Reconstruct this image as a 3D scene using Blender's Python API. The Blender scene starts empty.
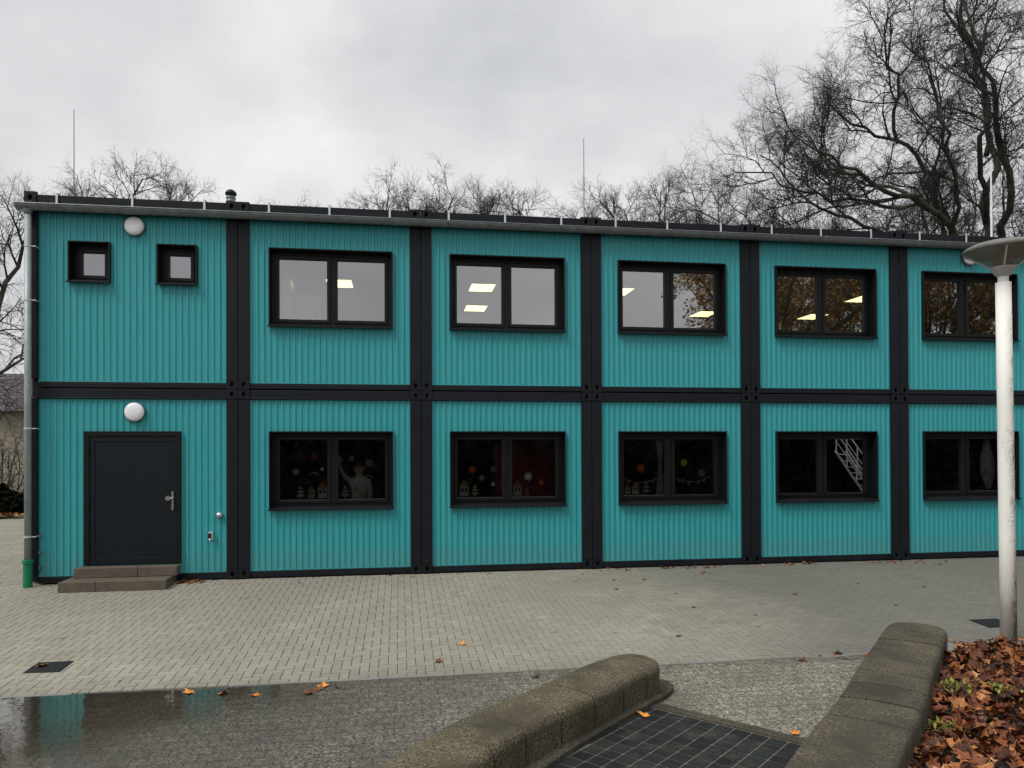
import bpy, bmesh, math, random
import numpy as np
from mathutils import Vector, Matrix
random.seed(7)
R = math.radians
scene = bpy.context.scene
COL = scene.collection

# ------------------------------------------------------------------ helpers
def gz(y):
    """height of the ground: falls gently from the building towards the viewer"""
    return -0.26 * min(1.0, max(0.0, -y / 4.93))

class MB:
    """collects polygons, build() links them as ONE mesh object"""
    def __init__(s): s.v = []; s.f = []; s.c = []
    def poly(s, pts, c=0.5):
        b = len(s.v); s.v += [tuple(p) for p in pts]; s.f.append(tuple(range(b, b + len(pts)))); s.c.append(c)
    def mesh(s, vs, fs, c=0.5):
        b = len(s.v); s.v += [tuple(p) for p in vs]
        for f in fs: s.f.append(tuple(b + i for i in f)); s.c.append(c)
    def box(s, x0, x1, y0, y1, z0, z1, c=0.5):
        v = [(x0,y0,z0),(x1,y0,z0),(x1,y1,z0),(x0,y1,z0),(x0,y0,z1),(x1,y0,z1),(x1,y1,z1),(x0,y1,z1)]
        s.mesh(v, [(3,2,1,0),(4,5,6,7),(0,1,5,4),(1,2,6,5),(2,3,7,6),(3,0,4,7)], c)
    def tube(s, pts, rad, n=8, cap=True, c=0.5):
        pts = [Vector(p) for p in pts]
        if not isinstance(rad, (list, tuple)): rad = [rad] * len(pts)
        b = len(s.v); up = None
        for i, p in enumerate(pts):
            d = (pts[min(i+1, len(pts)-1)] - pts[max(i-1, 0)])
            if d.length < 1e-9: d = Vector((0,0,1))
            d.normalize()
            if up is None:
                up = Vector((0,0,1)) if abs(d.z) < .9 else Vector((0,1,0))
            a = (up - d * up.dot(d))
            if a.length < 1e-6: a = d.orthogonal()
            a.normalize(); up = a; w = d.cross(a)
            for k in range(n):
                t = 2 * math.pi * k / n
                s.v.append(tuple(p + (a * math.cos(t) + w * math.sin(t)) * rad[i]))
        for i in range(len(pts) - 1):
            for k in range(n):
                s.f.append((b+i*n+k, b+i*n+(k+1)%n, b+(i+1)*n+(k+1)%n, b+(i+1)*n+k)); s.c.append(c)
        if cap:
            s.f.append(tuple(b + k for k in reversed(range(n)))); s.c.append(c)
            e = b + (len(pts)-1)*n
            s.f.append(tuple(e + k for k in range(n))); s.c.append(c)
    def lathe(s, prof, n=32, origin=(0,0,0), axis='z', c=0.5):
        """prof: list of (radius, height)"""
        b = len(s.v)
        for r, h in prof:
            for k in range(n):
                t = 2*math.pi*k/n; x, y = r*math.cos(t), r*math.sin(t)
                p = (x, y, h) if axis == 'z' else (x, -h, y)
                s.v.append((p[0]+origin[0], p[1]+origin[1], p[2]+origin[2]))
        for i in range(len(prof)-1):
            for k in range(n):
                s.f.append((b+i*n+k, b+i*n+(k+1)%n, b+(i+1)*n+(k+1)%n, b+(i+1)*n+k)); s.c.append(c)
    def build(s, name, mat, parent=None, smooth=False, bevel=0, origin=(0,0,0), color=False):
        me = bpy.data.meshes.new(name)
        o3 = Vector(origin)
        vs = np.array(s.v, dtype=np.float32).reshape(-1,3) - np.array(origin, dtype=np.float32)
        me.from_pydata(vs.tolist(), [], s.f)
        if mat: me.materials.append(mat)
        if color:
            at = me.attributes.new('var', 'FLOAT', 'FACE'); at.data.foreach_set('value', np.array(s.c, dtype=np.float32))
        if smooth:
            me.polygons.foreach_set('use_smooth', [True]*len(me.polygons))
        me.update()
        o = bpy.data.objects.new(name, me); COL.objects.link(o)
        if parent is None: o.location = origin
        else: o.parent = parent
        if bevel:
            m = o.modifiers.new('bevel', 'BEVEL'); m.width = bevel; m.segments = 2; m.limit_method = 'ANGLE'; m.angle_limit = R(40)
        return o

def tag(o, label=None, cat=None, group=None, kind=None):
    if label: o['label'] = label
    if cat: o['category'] = cat
    if group: o['group'] = group
    if kind: o['kind'] = kind
    return o
def empty(name, loc, label, cat, group=None):
    o = bpy.data.objects.new(name, None); COL.objects.link(o); o.location = loc
    o.empty_display_size = .2
    return tag(o, label, cat, group)
class T:
    """a thing: an Empty at its base, parts given in world coordinates"""
    def __init__(s, name, loc, label, cat, group=None):
        s.loc = loc; s.o = empty(name, loc, label, cat, group)
    def part(s, mb, name, mat, parent=None, **k):
        return mb.build(name, mat, parent or s.o, origin=s.loc, **k)
def copy_tree(o, parent=None):
    c = o.copy(); COL.objects.link(c)
    if parent: c.parent = parent
    for ch in o.children: copy_tree(ch, c)
    return c

# ------------------------------------------------------------------ materials
def newmat(name):
    m = bpy.data.materials.new(name); m.use_nodes = True
    nt = m.node_tree; return m, nt, nt.nodes, nt.links, nt.nodes['Principled BSDF']
def mat(name, col, rough=.6, metal=0, var=.12, scale=3, bump=0, bscale=60, spec=.5, col2=None, stretch=None, emit=None, estr=0):
    m, nt, N, L, B = newmat(name)
    tc = N.new('ShaderNodeTexCoord'); mp = N.new('ShaderNodeMapping'); L.new(tc.outputs['Object'], mp.inputs[0])
    if stretch: mp.inputs['Scale'].default_value = stretch
    n1 = N.new('ShaderNodeTexNoise'); n1.inputs['Scale'].default_value = scale; n1.inputs['Detail'].default_value = 6
    n1.inputs['Roughness'].default_value = .65
    L.new(mp.outputs[0], n1.inputs['Vector'])
    cr = N.new('ShaderNodeValToRGB'); cr.color_ramp.elements[0].position = .3; cr.color_ramp.elements[1].position = .7
    c2 = col2 or tuple(min(1, c*(1+var)) for c in col)
    c1 = tuple(c*(1-var) for c in col) if not col2 else col
    cr.color_ramp.elements[0].color = (*c1, 1); cr.color_ramp.elements[1].color = (*c2, 1)
    L.new(n1.outputs['Fac'], cr.inputs[0]); L.new(cr.outputs[0], B.inputs['Base Color'])
    B.inputs['Roughness'].default_value = rough; B.inputs['Metallic'].default_value = metal
    B.inputs['Specular IOR Level'].default_value = spec
    if bump:
        n2 = N.new('ShaderNodeTexNoise'); n2.inputs['Scale'].default_value = bscale; n2.inputs['Detail'].default_value = 5
        L.new(tc.outputs['Object'], n2.inputs['Vector'])
        bp = N.new('ShaderNodeBump'); bp.inputs['Strength'].default_value = bump; bp.inputs['Distance'].default_value = .01
        L.new(n2.outputs['Fac'], bp.inputs['Height']); L.new(bp.outputs[0], B.inputs['Normal'])
    if emit:
        B.inputs['Emission Color'].default_value = (*emit, 1); B.inputs['Emission Strength'].default_value = estr
    return m
def math_node(N, L, op, a, b=None, c=None):
    n = N.new('ShaderNodeMath'); n.operation = op
    for i, v in enumerate((a, b, c)):
        if v is None: continue
        if isinstance(v, (int, float)): n.inputs[i].default_value = v
        else: L.new(v, n.inputs[i])
    return n.outputs[0]
def mixc(N, L, fac, a, b, mode='MIX'):
    n = N.new('ShaderNodeMix'); n.data_type = 'RGBA'; n.blend_type = mode
    for i, v in ((0, fac), (6, a), (7, b)):
        if isinstance(v, (int, float)): n.inputs[i].default_value = v
        elif isinstance(v, tuple): n.inputs[i].default_value = (*v, 1) if len(v) == 3 else v
        else: L.new(v, n.inputs[i])
    return n.outputs[2]
def noise(N, L, vec, scale, detail=4, rough=.5):
    n = N.new('ShaderNodeTexNoise'); n.inputs['Scale'].default_value = scale; n.inputs['Detail'].default_value = detail
    n.inputs['Roughness'].default_value = rough; L.new(vec, n.inputs['Vector']); return n.outputs['Fac']
def ramp(N, L, fac, stops):
    n = N.new('ShaderNodeValToRGB'); e = n.color_ramp.elements
    while len(e) < len(stops): e.new(.5)
    for i, (p, c) in enumerate(stops):
        e[i].position = p; e[i].color = (*c, 1) if isinstance(c, tuple) else (c, c, c, 1)
    L.new(fac, n.inputs[0]); return n.outputs[0]

M = {}
# teal painted corrugated steel: slight streaks and dust that follow the height of the sheet
def teal():
    m, nt, N, L, B = newmat('teal_paint')
    tc = N.new('ShaderNodeTexCoord'); P = tc.outputs['Object']
    mp = N.new('ShaderNodeMapping'); mp.inputs['Scale'].default_value = (7, 1, .35); L.new(P, mp.inputs[0])
    st = noise(N, L, mp.outputs[0], 1.6, 6, .7); bl = noise(N, L, P, .9, 4)
    c = mixc(N, L, ramp(N, L, st, [(.35, 0.), (.7, 1.)]), (.030,.295,.322), (.037,.335,.362))
    c = mixc(N, L, ramp(N, L, bl, [(.4, 0.), (.75, .35)]), c, (.045,.320,.345))
    sp = noise(N, L, P, 60, 2); c = mixc(N, L, ramp(N, L, sp, [(.70, 0.), (.78, .25)]), c, (.2,.33,.33))
    oi = N.new('ShaderNodeObjectInfo')
    c = mixc(N, L, math_node(N, L, 'MULTIPLY', oi.outputs['Random'], .30), c, (.028,.285,.305))
    sx = N.new('ShaderNodeSeparateXYZ'); L.new(P, sx.inputs[0])
    mp2 = N.new('ShaderNodeMapping'); mp2.inputs['Scale'].default_value = (5, 1, 1.2); L.new(P, mp2.inputs[0])
    spl = math_node(N, L, 'MULTIPLY_ADD', noise(N, L, mp2.outputs[0], 2.2, 6, .75), -.75, sx.outputs['Z'])
    c = mixc(N, L, ramp(N, L, spl, [(.0, .22), (.12, 0.)]), c, (.11,.19,.17))
    mp3 = N.new('ShaderNodeMapping'); mp3.inputs['Scale'].default_value = (16, 1, .5); L.new(P, mp3.inputs[0])
    c = mixc(N, L, ramp(N, L, noise(N, L, mp3.outputs[0], 1.5, 5, .7), [(.56, 0.), (.72, .35)]), c, (.060,.345,.365))
    L.new(c, B.inputs['Base Color']); B.inputs['Roughness'].default_value = .42
    B.inputs['Specular IOR Level'].default_value = .45
    return m
M['teal'] = teal()
M['anthracite'] = mat('anthracite_steel', (.0070,.0090,.0125), .5, 0, .25, 2.5, .05, 40, spec=.22)
M['anthracite2'] = mat('anthracite_frame', (.006,.0065,.0075), .42, 0, .12, 4, spec=.25)
M['door'] = mat('door_paint', (.0050,.0080,.0110), .48, 0, .12, 2, spec=.25)
M['dark'] = mat('dark_void', (.004,.004,.004), .8, 0, .1, 3)
M['galv'] = mat('galvanised_steel', (.17,.185,.19), .45, .6, .25, 9, .05, 30)
M['galvpale'] = mat('galvanised_strap', (.62,.64,.66), .4, .35, .1, 9)
M['chrome'] = mat('brushed_steel', (.62,.62,.62), .25, .9, .08, 9)
M['green'] = mat('green_plastic', (.005,.17,.07), .4, 0, .12, 5)
M['white'] = mat('white_plastic', (.78,.78,.80), .3, 0, .04, 3)
M['roof'] = mat('roof_sheet', (.10,.105,.11), .7, 0, .2, 2)
M['step'] = mat('brown_concrete', (.098,.076,.056), .75, 0, .25, 7, .35, 90)
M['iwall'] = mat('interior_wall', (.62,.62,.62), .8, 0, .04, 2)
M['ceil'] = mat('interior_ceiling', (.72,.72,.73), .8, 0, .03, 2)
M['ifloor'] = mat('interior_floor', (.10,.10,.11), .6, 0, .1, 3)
M['iwall_dark'] = mat('shade_painted_wall', (.035,.032,.03), .85, 0, .15, 2)  # gloom of the unlit lower rooms painted into the wall colour
M['iwall_red'] = mat('red_room_wall', (.35,.03,.03), .85, 0, .15, 2)
M['light'] = mat('lit_panel', (.9,.9,.7), .5, 0, .01, 3, emit=(1,.96,.42), estr=2.3)
M['concrete'] = mat('kerb_concrete', (.17,.165,.15), .85, 0, .2, 8, .4, 90)
M['hedge'] = mat('evergreen_leaf', (.006,.009,.005), .9, 0, .4, 2, spec=.05)
M['brick'] = mat('dark_brick', (.10,.06,.045), .85, 0, .3, 3)

# wall stone: exposed fine aggregate, brownish, algae and dark damp patches
def stone(name, a, b, dk):
    m, nt, N, L, B = newmat(name)
    tc = N.new('ShaderNodeTexCoord'); P = tc.outputs['Object']
    n0 = noise(N, L, P, 2.2, 5, .6); n1 = noise(N, L, P, 62, 3, .9); n2 = noise(N, L, P, 9, 5, .7)
    c = mixc(N, L, ramp(N, L, n2, [(.3, 0.), (.7, 1.)]), a, b)
    c = mixc(N, L, ramp(N, L, n1, [(.40, .9), (.49, 0.), (.56, 0.)]), c, (.014,.012,.009))
    c = mixc(N, L, ramp(N, L, n1, [(.53, 0.), (.62, .9)]), c, tuple(x*2.3 for x in b))
    c = mixc(N, L, ramp(N, L, n0, [(.40, 0.), (.66, .85)]), c, dk)
    oi = N.new('ShaderNodeObjectInfo'); c = mixc(N, L, 1., c, ramp(N, L, oi.outputs['Random'], [(0., (.88,.87,.85)), (1., (1.16,1.13,1.06))]), 'MULTIPLY')
    ms = noise(N, L, P, 4.5, 6, .75); c = mixc(N, L, ramp(N, L, ms, [(.58, 0.), (.68, .55)]), c, (.035,.036,.016))
    L.new(c, B.inputs['Base Color']); B.inputs['Roughness'].default_value = .85; B.inputs['Specular IOR Level'].default_value = .3
    bp = N.new('ShaderNodeBump'); bp.inputs['Strength'].default_value = .9; bp.inputs['Distance'].default_value = .010
    L.new(n1, bp.inputs['Height']); L.new(bp.outputs[0], B.inputs['Normal'])
    return m
M['stoneA'] = stone('aggregate_stone', (.085,.072,.045), (.125,.108,.07), (.050,.043,.027))
M['stoneB'] = stone('damp_aggregate_stone', (.058,.050,.036), (.092,.080,.056), (.036,.032,.025))
M['footing'] = stone('footing_stone', (.055,.050,.038), (.085,.077,.056), (.03,.027,.02))

# pale herringbone pavers, colour per brick from the 'var' attribute
def paver():
    m, nt, N, L, B = newmat('pale_paver')
    tc = N.new('ShaderNodeTexCoord'); P = tc.outputs['Object']
    at = N.new('ShaderNodeAttribute'); at.attribute_name = 'var'
    c = ramp(N, L, at.outputs['Fac'], [(0., (.245,.229,.182)), (.5, (.292,.272,.217)), (1., (.335,.311,.250))])
    big = noise(N, L, P, .35, 4, .6)
    c = mixc(N, L, ramp(N, L, big, [(.36, .0), (.62, .75)]), c, (.225,.212,.172))
    mid = noise(N, L, P, 2.2, 6, .7); c = mixc(N, L, ramp(N, L, mid, [(.52, 0.), (.75, .5)]), c, (.18,.163,.122))
    fine = noise(N, L, P, 240, 3, .7); c = mixc(N, L, ramp(N, L, fine, [(.3, .4), (.55, 0.)]), c, (.15,.135,.105))
    spots = noise(N, L, P, 5.5, 3, .6); c = mixc(N, L, ramp(N, L, spots, [(.66, 0.), (.74, .55)]), c, (.12,.108,.082))
    pale = noise(N, L, P, 1.3, 5, .65); c = mixc(N, L, ramp(N, L, pale, [(.60, 0.), (.78, .5)]), c, (.40,.375,.31))
    # darker, smoother zone to the right hand side; damp along the puddle
    sep = N.new('ShaderNodeSeparateXYZ'); L.new(P, sep.inputs[0])
    wob = noise(N, L, P, .8, 5, .6)
    d1 = math_node(N, L, 'MULTIPLY_ADD', wob, 3.5, sep.outputs['X'])
    w1 = math_node(N, L, 'MULTIPLY', ramp(N, L, math_node(N, L, 'MULTIPLY', d1, .05), [(.50, 0.), (.66, 1.)]), .62)
    d2 = math_node(N, L, 'MULTIPLY_ADD', wob, -.9, math_node(N, L, 'MULTIPLY', sep.outputs['Y'], -1.0))
    d2 = math_node(N, L, 'MULTIPLY_ADD', math_node(N, L, 'GREATER_THAN', sep.outputs['X'], 90), -1, d2)
    w2 = ramp(N, L, math_node(N, L, 'MULTIPLY_ADD', d2, .2, 0.0), [(.78, 0.), (.92, .35)])
    wet = math_node(N, L, 'MAXIMUM', w1, w2)
    c = mixc(N, L, wet, c, (.085,.085,.077))
    L.new(c, B.inputs['Base Color'])
    L.new(math_node(N, L, 'MULTIPLY_ADD', wet, -.25, .78), B.inputs['Roughness'])
    B.inputs['Specular IOR Level'].default_value = .4
    bp = N.new('ShaderNodeBump'); bp.inputs['Strength'].default_value = .3; bp.inputs['Distance'].default_value = .004
    L.new(fine, bp.inputs['Height']); L.new(bp.outputs[0], B.inputs['Normal'])
    return m
M['paver'] = paver()
M['joint'] = mat('joint_sand', (.085,.080,.056), .9, 0, .3, 6, .3, 90)

# old aggregate interlocking pavers with zigzag joints; darker where wet at the left
def zigzag():
    m, nt, N, L, B = newmat('zigzag_paver')
    tc = N.new('ShaderNodeTexCoord'); P = tc.outputs['Object']
    wobn = N.new('ShaderNodeTexNoise'); wobn.inputs['Scale'].default_value = 7; wobn.inputs['Detail'].default_value = 3; L.new(P, wobn.inputs['Vector'])
    wv = N.new('ShaderNodeVectorMath'); wv.operation = 'MULTIPLY_ADD'; L.new(wobn.outputs['Color'], wv.inputs[0])
    wv.inputs[1].default_value = (.034,.034,0); L.new(P, wv.inputs[2])
    sep = N.new('ShaderNodeSeparateXYZ'); L.new(wv.outputs[0], sep.inputs[0]); X, Y = sep.outputs['X'], sep.outputs['Y']
    def tri(v, per, amp):
        return math_node(N, L, 'MULTIPLY', math_node(N, L, 'PINGPONG', v, per), amp)
    u = math_node(N, L, 'ADD', X, tri(Y, .036, .62)); v = math_node(N, L, 'ADD', Y, tri(X, .036, .62))
    cb = N.new('ShaderNodeCombineXYZ'); L.new(u, cb.inputs[0]); L.new(v, cb.inputs[1])
    br = N.new('ShaderNodeTexBrick'); L.new(cb.outputs[0], br.inputs['Vector']); br.inputs['Scale'].default_value = 1
    br.inputs['Brick Width'].default_value = .165; br.inputs['Row Height'].default_value = .144; br.inputs['Mortar Size'].default_value = .0045
    br.inputs['Mortar Smooth'].default_value = .25
    br.inputs['Color1'].default_value = (.8,.8,.8,1); br.inputs['Color2'].default_value = (1,1,1,1); br.inputs['Mortar'].default_value = (.9,.9,.9,1)
    agg = noise(N, L, P, 48, 4, .95); agg2 = noise(N, L, P, 24, 4, .7); big = noise(N, L, P, 1.1, 5, .6)
    c = ramp(N, L, agg, [(.40, (.014,.012,.009)), (.48, (.074,.067,.052)), (.55, (.150,.139,.112)), (.62, (.52,.49,.42))])
    c = mixc(N, L, 1., c, br.outputs['Color'], 'MULTIPLY')
    c = mixc(N, L, ramp(N, L, agg2, [(.45, 0.), (.7, .4)]), c, (.055,.052,.042))
    c = mixc(N, L, ramp(N, L, big, [(.42, 0.), (.66, .6)]), c, (.05,.047,.037))
    jf = math_node(N, L, 'MULTIPLY', br.outputs['Fac'], .9)
    c = mixc(N, L, jf, c, (.016,.014,.010))
    so = N.new('ShaderNodeSeparateXYZ'); L.new(P, so.inputs[0])
    nb = noise(N, L, P, .9, 5, .6)
    # paler, drier and rubbed towards the right between the low walls
    dry = ramp(N, L, math_node(N, L, 'MULTIPLY', math_node(N, L, 'MULTIPLY_ADD', nb, 2.0, so.outputs['X']), .05), [(.30, 0.), (.47, .42)])
    c = mixc(N, L, math_node(N, L, 'MULTIPLY', dry, 1.6), c, mixc(N, L, 1., c, (2.3,2.25,2.15), 'MULTIPLY'))
    # wet dark patch
    d = math_node(N, L, 'MULTIPLY_ADD', nb, -3.2, so.outputs['X'])
    d = math_node(N, L, 'MULTIPLY_ADD', so.outputs['Y'], -.55, d)
    wet = ramp(N, L, math_node(N, L, 'MULTIPLY_ADD', d, .1, .0), [(.56, 1.), (.74, 0.)])
    band = ramp(N, L, math_node(N, L, 'MULTIPLY_ADD', so.outputs['Y'], -.2, math_node(N, L, 'MULTIPLY', nb, -.12)), [(.93, .8), (.99, 0.)])
    wet = math_node(N, L, 'MAXIMUM', wet, band)
    c = mixc(N, L, math_node(N, L, 'MULTIPLY', wet, .48), c, (.036,.029,.018))
    L.new(c, B.inputs['Base Color']); L.new(math_node(N, L, 'MULTIPLY_ADD', wet, -.3, .8), B.inputs['Roughness'])
    h = math_node(N, L, 'SUBTRACT', math_node(N, L, 'MULTIPLY', agg, .7), br.outputs['Fac'])
    bp = N.new('ShaderNodeBump'); bp.inputs['Strength'].default_value = .8; bp.inputs['Distance'].default_value = .006
    L.new(h, bp.inputs['Height']); L.new(bp.outputs[0], B.inputs['Normal'])
    return m
M['zigzag'] = zigzag()

def slate():
    m, nt, N, L, B = newmat('dark_square_tile')
    tc = N.new('ShaderNodeTexCoord'); P = tc.outputs['Object']
    at = N.new('ShaderNodeAttribute'); at.attribute_name = 'var'
    c = ramp(N, L, at.outputs['Fac'], [(0., (.006,.0065,.007)), (1., (.016,.017,.018))])
    sp = noise(N, L, P, 110, 3, .8); c = mixc(N, L, ramp(N, L, sp, [(.66, 0.), (.74, .8)]), c, (.2,.19,.16))
    mid = noise(N, L, P, 5, 5, .7); c = mixc(N, L, ramp(N, L, mid, [(.5, 0.), (.70, .7)]), c, (.055,.05,.038))
    L.new(c, B.inputs['Base Color']); B.inputs['Roughness'].default_value = .6; B.inputs['Specular IOR Level'].default_value = .25
    bp = N.new('ShaderNodeBump'); bp.inputs['Strength'].default_value = .4; bp.inputs['Distance'].default_value = .004
    L.new(noise(N, L, P, 50, 4, .7), bp.inputs['Height']); L.new(bp.outputs[0], B.inputs['Normal'])
    return m
M['slate'] = slate()
M['slatejoint'] = mat('gritty_joint', (.13,.122,.095), .9, 0, .45, 40, .3, 120)

def bark(name, a, b):
    m, nt, N, L, B = newmat(name)
    tc = N.new('ShaderNodeTexCoord'); P = tc.outputs['Object']
    c = ramp(N, L, noise(N, L, P, 2.4, 5, .7), [(.38, a), (.62, b)])
    L.new(c, B.inputs['Base Color']); B.inputs['Roughness'].default_value = .9
    return m
M['bark'] = bark('plane_bark', (.018,.014,.010), (.075,.068,.045))
M['twig'] = bark('dark_twigs', (.012,.009,.008), (.030,.023,.019))
M['bark_far'] = bark('grey_bark', (.03,.026,.023), (.06,.053,.047))
def leafmat(name, stops, rough=.6):
    m, nt, N, L, B = newmat(name)
    at = N.new('ShaderNodeAttribute'); at.attribute_name = 'var'
    tc = N.new('ShaderNodeTexCoord')
    c = ramp(N, L, at.outputs['Fac'], stops)
    c = mixc(N, L, ramp(N, L, noise(N, L, tc.outputs['Object'], 30, 4, .7), [(.4, 0.), (.7, .45)]), c, (.05,.022,.008))
    L.new(c, B.inputs['Base Color']); B.inputs['Roughness'].default_value = rough
    B.inputs['Specular IOR Level'].default_value = .35
    return m
M['leaf'] = leafmat('dry_leaf', [(0., (.03,.008,.004)), (.3, (.10,.026,.008)), (.6, (.23,.066,.016)), (.85, (.42,.17,.05)), (1., (.60,.34,.15))])
M['orange'] = leafmat('orange_leaf', [(0., (.45,.10,.015)), (1., (.85,.34,.05))])
M['brownleaf'] = leafmat('brown_hanging_leaf', [(0., (.26,.14,.05)), (1., (.75,.40,.12))])
M['weed'] = leafmat('weed_leaf', [(0., (.05,.07,.012)), (1., (.30,.31,.05))])
M['soil'] = mat('leaf_mould', (.022,.014,.009), .95, 0, .4, 8, .6, 60)
M['grass'] = mat('grass', (.055,.065,.02), .9, 0, .4, 1.5, .8, 30, col2=(.12,.10,.04))
M['asphalt'] = mat('asphalt', (.06,.06,.056), .85, 0, .2, .4, .3, 60)

def glass():
    m, nt, N, L, B = newmat('coated_glass'); N.remove(B)
    out = N['Material Output']
    t = N.new('ShaderNodeBsdfTransparent'); t.inputs[0].default_value = (.74,.76,.75,1)
    g = N.new('ShaderNodeBsdfGlossy'); g.inputs['Roughness'].default_value = .008; g.inputs['Color'].default_value = (.98,.98,1,1)
    fr = N.new('ShaderNodeFresnel'); fr.inputs['IOR'].default_value = 1.6
    f = math_node(N, L, 'MULTIPLY_ADD', fr.outputs[0], .8, .33)
    tc = N.new('ShaderNodeTexCoord'); bp = N.new('ShaderNodeBump'); bp.inputs['Strength'].default_value = .05; bp.inputs['Distance'].default_value = .02
    L.new(noise(N, L, tc.outputs['Object'], 1.3, 1), bp.inputs['Height']); L.new(bp.outputs[0], g.inputs['Normal'])
    mx = N.new('ShaderNodeMixShader'); L.new(f, mx.inputs[0]); L.new(t.outputs[0], mx.inputs[1]); L.new(g.outputs[0], mx.inputs[2])
    L.new(mx.outputs[0], out.inputs[0]); return m
M['glass'] = glass()
def water():
    m, nt, N, L, B = newmat('puddle_water'); N.remove(B)
    out = N['Material Output']; tc = N.new('ShaderNodeTexCoord'); P = tc.outputs['Object']
    t = N.new('ShaderNodeBsdfTransparent'); t.inputs[0].default_value = (.86,.84,.78,1)
    g = N.new('ShaderNodeBsdfGlossy'); g.inputs['Roughness'].default_value = .03; g.inputs['Color'].default_value = (.9,.88,.84,1)
    fr = N.new('ShaderNodeFresnel'); fr.inputs['IOR'].default_value = 1.36
    bp = N.new('ShaderNodeBump'); bp.inputs['Strength'].default_value = .12; bp.inputs['Distance'].default_value = .01
    L.new(noise(N, L, P, 9, 2), bp.inputs['Height']); L.new(bp.outputs[0], g.inputs['Normal'])
    sep = N.new('ShaderNodeSeparateXYZ'); L.new(P, sep.inputs[0])
    # depth of the film: thins out to the right where stones break the surface
    gr = noise(N, L, P, 45, 4, .8); nb = noise(N, L, P, .9, 5, .6)
    fx = math_node(N, L, 'MULTIPLY_ADD', sep.outputs['Y'], -1.3, math_node(N, L, 'SUBTRACT', sep.outputs['X'], 6.5))
    d = math_node(N, L, 'MULTIPLY_ADD', nb, -2.6, fx)
    d = math_node(N, L, 'MULTIPLY_ADD', gr, -1.2, d)
    cov = ramp(N, L, math_node(N, L, 'MULTIPLY_ADD', d, .1, .2), [(.34, 1.), (.56, 0.)])
    f = math_node(N, L, 'MULTIPLY', math_node(N, L, 'MULTIPLY', fr.outputs[0], 2.3), cov)
    L.new(mixc(N, L, cov, (1.,1.,1.), (.84,.80,.72)), t.inputs[0])
    mx = N.new('ShaderNodeMixShader'); L.new(f, mx.inputs[0]); L.new(t.outputs[0], mx.inputs[1]); L.new(g.outputs[0], mx.inputs[2])
    L.new(mx.outputs[0], out.inputs[0]); return m
M['water'] = water()

# ------------------------------------------------------------------ world, sun, camera
w = bpy.data.worlds.new('World'); scene.world = w; w.use_nodes = True
N, L = w.node_tree.nodes, w.node_tree.links
bg = N['Background']; bg.inputs['Strength'].default_value = .1
sky = N.new('ShaderNodeTexSky'); sky.sky_type = 'NISHITA'; sky.sun_disc = False
SUN_EL, SUN_AZ = R(50), R(238)     # azimuth clockwise from +Y (north)
sky.sun_elevation = SUN_EL; sky.sun_rotation = SUN_AZ; sky.air_density = 1.5; sky.dust_density = 4
tc = N.new('ShaderNodeTexCoord'); mp = N.new('ShaderNodeMapping'); mp.inputs['Scale'].default_value = (1, 1, 1.7)
L.new(tc.outputs['Generated'], mp.inputs[0])
n1 = noise(N, L, mp.outputs[0], 1.7, 6, .50); n2 = noise(N, L, mp.outputs[0], 4.3, 6, .55)
cl = math_node(N, L, 'MULTIPLY_ADD', n2, .4, math_node(N, L, 'MULTIPLY', n1, .6))
cc = ramp(N, L, cl, [(.36, (3.85,3.92,4.02)), (.46, (4.5,4.57,4.67)), (.55, (5.2,5.25,5.33)), (.68, (6.35,6.36,6.42))])
sp = N.new('ShaderNodeSeparateXYZ'); L.new(tc.outputs['Generated'], sp.inputs[0])
br = ramp(N, L, sp.outputs['Z'], [(0., 1.0), (.5, 1.0), (.95, 1.0)])
brv = N.new('ShaderNodeMapRange'); L.new(sp.outputs['Z'], brv.inputs[0])
brv.inputs['From Min'].default_value = .52; brv.inputs['From Max'].default_value = 1; brv.inputs['To Min'].default_value = 1; brv.inputs['To Max'].default_value = 2.1
hs = N.new('ShaderNodeVectorMath'); hs.operation = 'SCALE'; L.new(cc, hs.inputs[0]); L.new(brv.outputs[0], hs.inputs['Scale'])
mixn = mixc(N, L, .96, sky.outputs[0], hs.outputs[0]); L.new(mixn, bg.inputs['Color'])

ld = bpy.data.lights.new('sun', 'SUN'); ld.energy = 1.5; ld.angle = R(22); ld.color = (1, .97, .92)
lo = bpy.data.objects.new('sun', ld); COL.objects.link(lo)
sd = Vector((math.sin(SUN_AZ)*math.cos(SUN_EL), math.cos(SUN_AZ)*math.cos(SUN_EL), math.sin(SUN_EL)))
lo.rotation_euler = (-sd).to_track_quat('-Z', 'Y').to_euler(); lo.location = sd * 40

cam = bpy.data.cameras.new('camera'); co = bpy.data.objects.new('camera', cam); COL.objects.link(co); scene.camera = co
yaw, pitch, roll = -.1511, .0068, .0042
Rm = Matrix.Rotation(yaw, 3, 'Z') @ Matrix.Rotation(pitch, 3, 'X') @ Matrix.Rotation(roll, 3, 'Y') @ Matrix.Rotation(R(90), 3, 'X')
co.matrix_world = Matrix.Translation((5.6279, -12.7362, 2.0936)) @ Rm.to_4x4()
cam.lens = 740/1024*36; cam.sensor_width = 36; cam.shift_y = 62.02/1024; cam.clip_end = 2000; cam.clip_start = .05
scene.view_settings.view_transform = 'Standard'; scene.view_settings.look = 'None'
scene.view_settings.exposure = 0.53; scene.view_settings.gamma = 1; scene.view_settings.use_curve_mapping = False
scene.render.resolution_x = 1024; scene.render.resolution_y = 768

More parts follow.
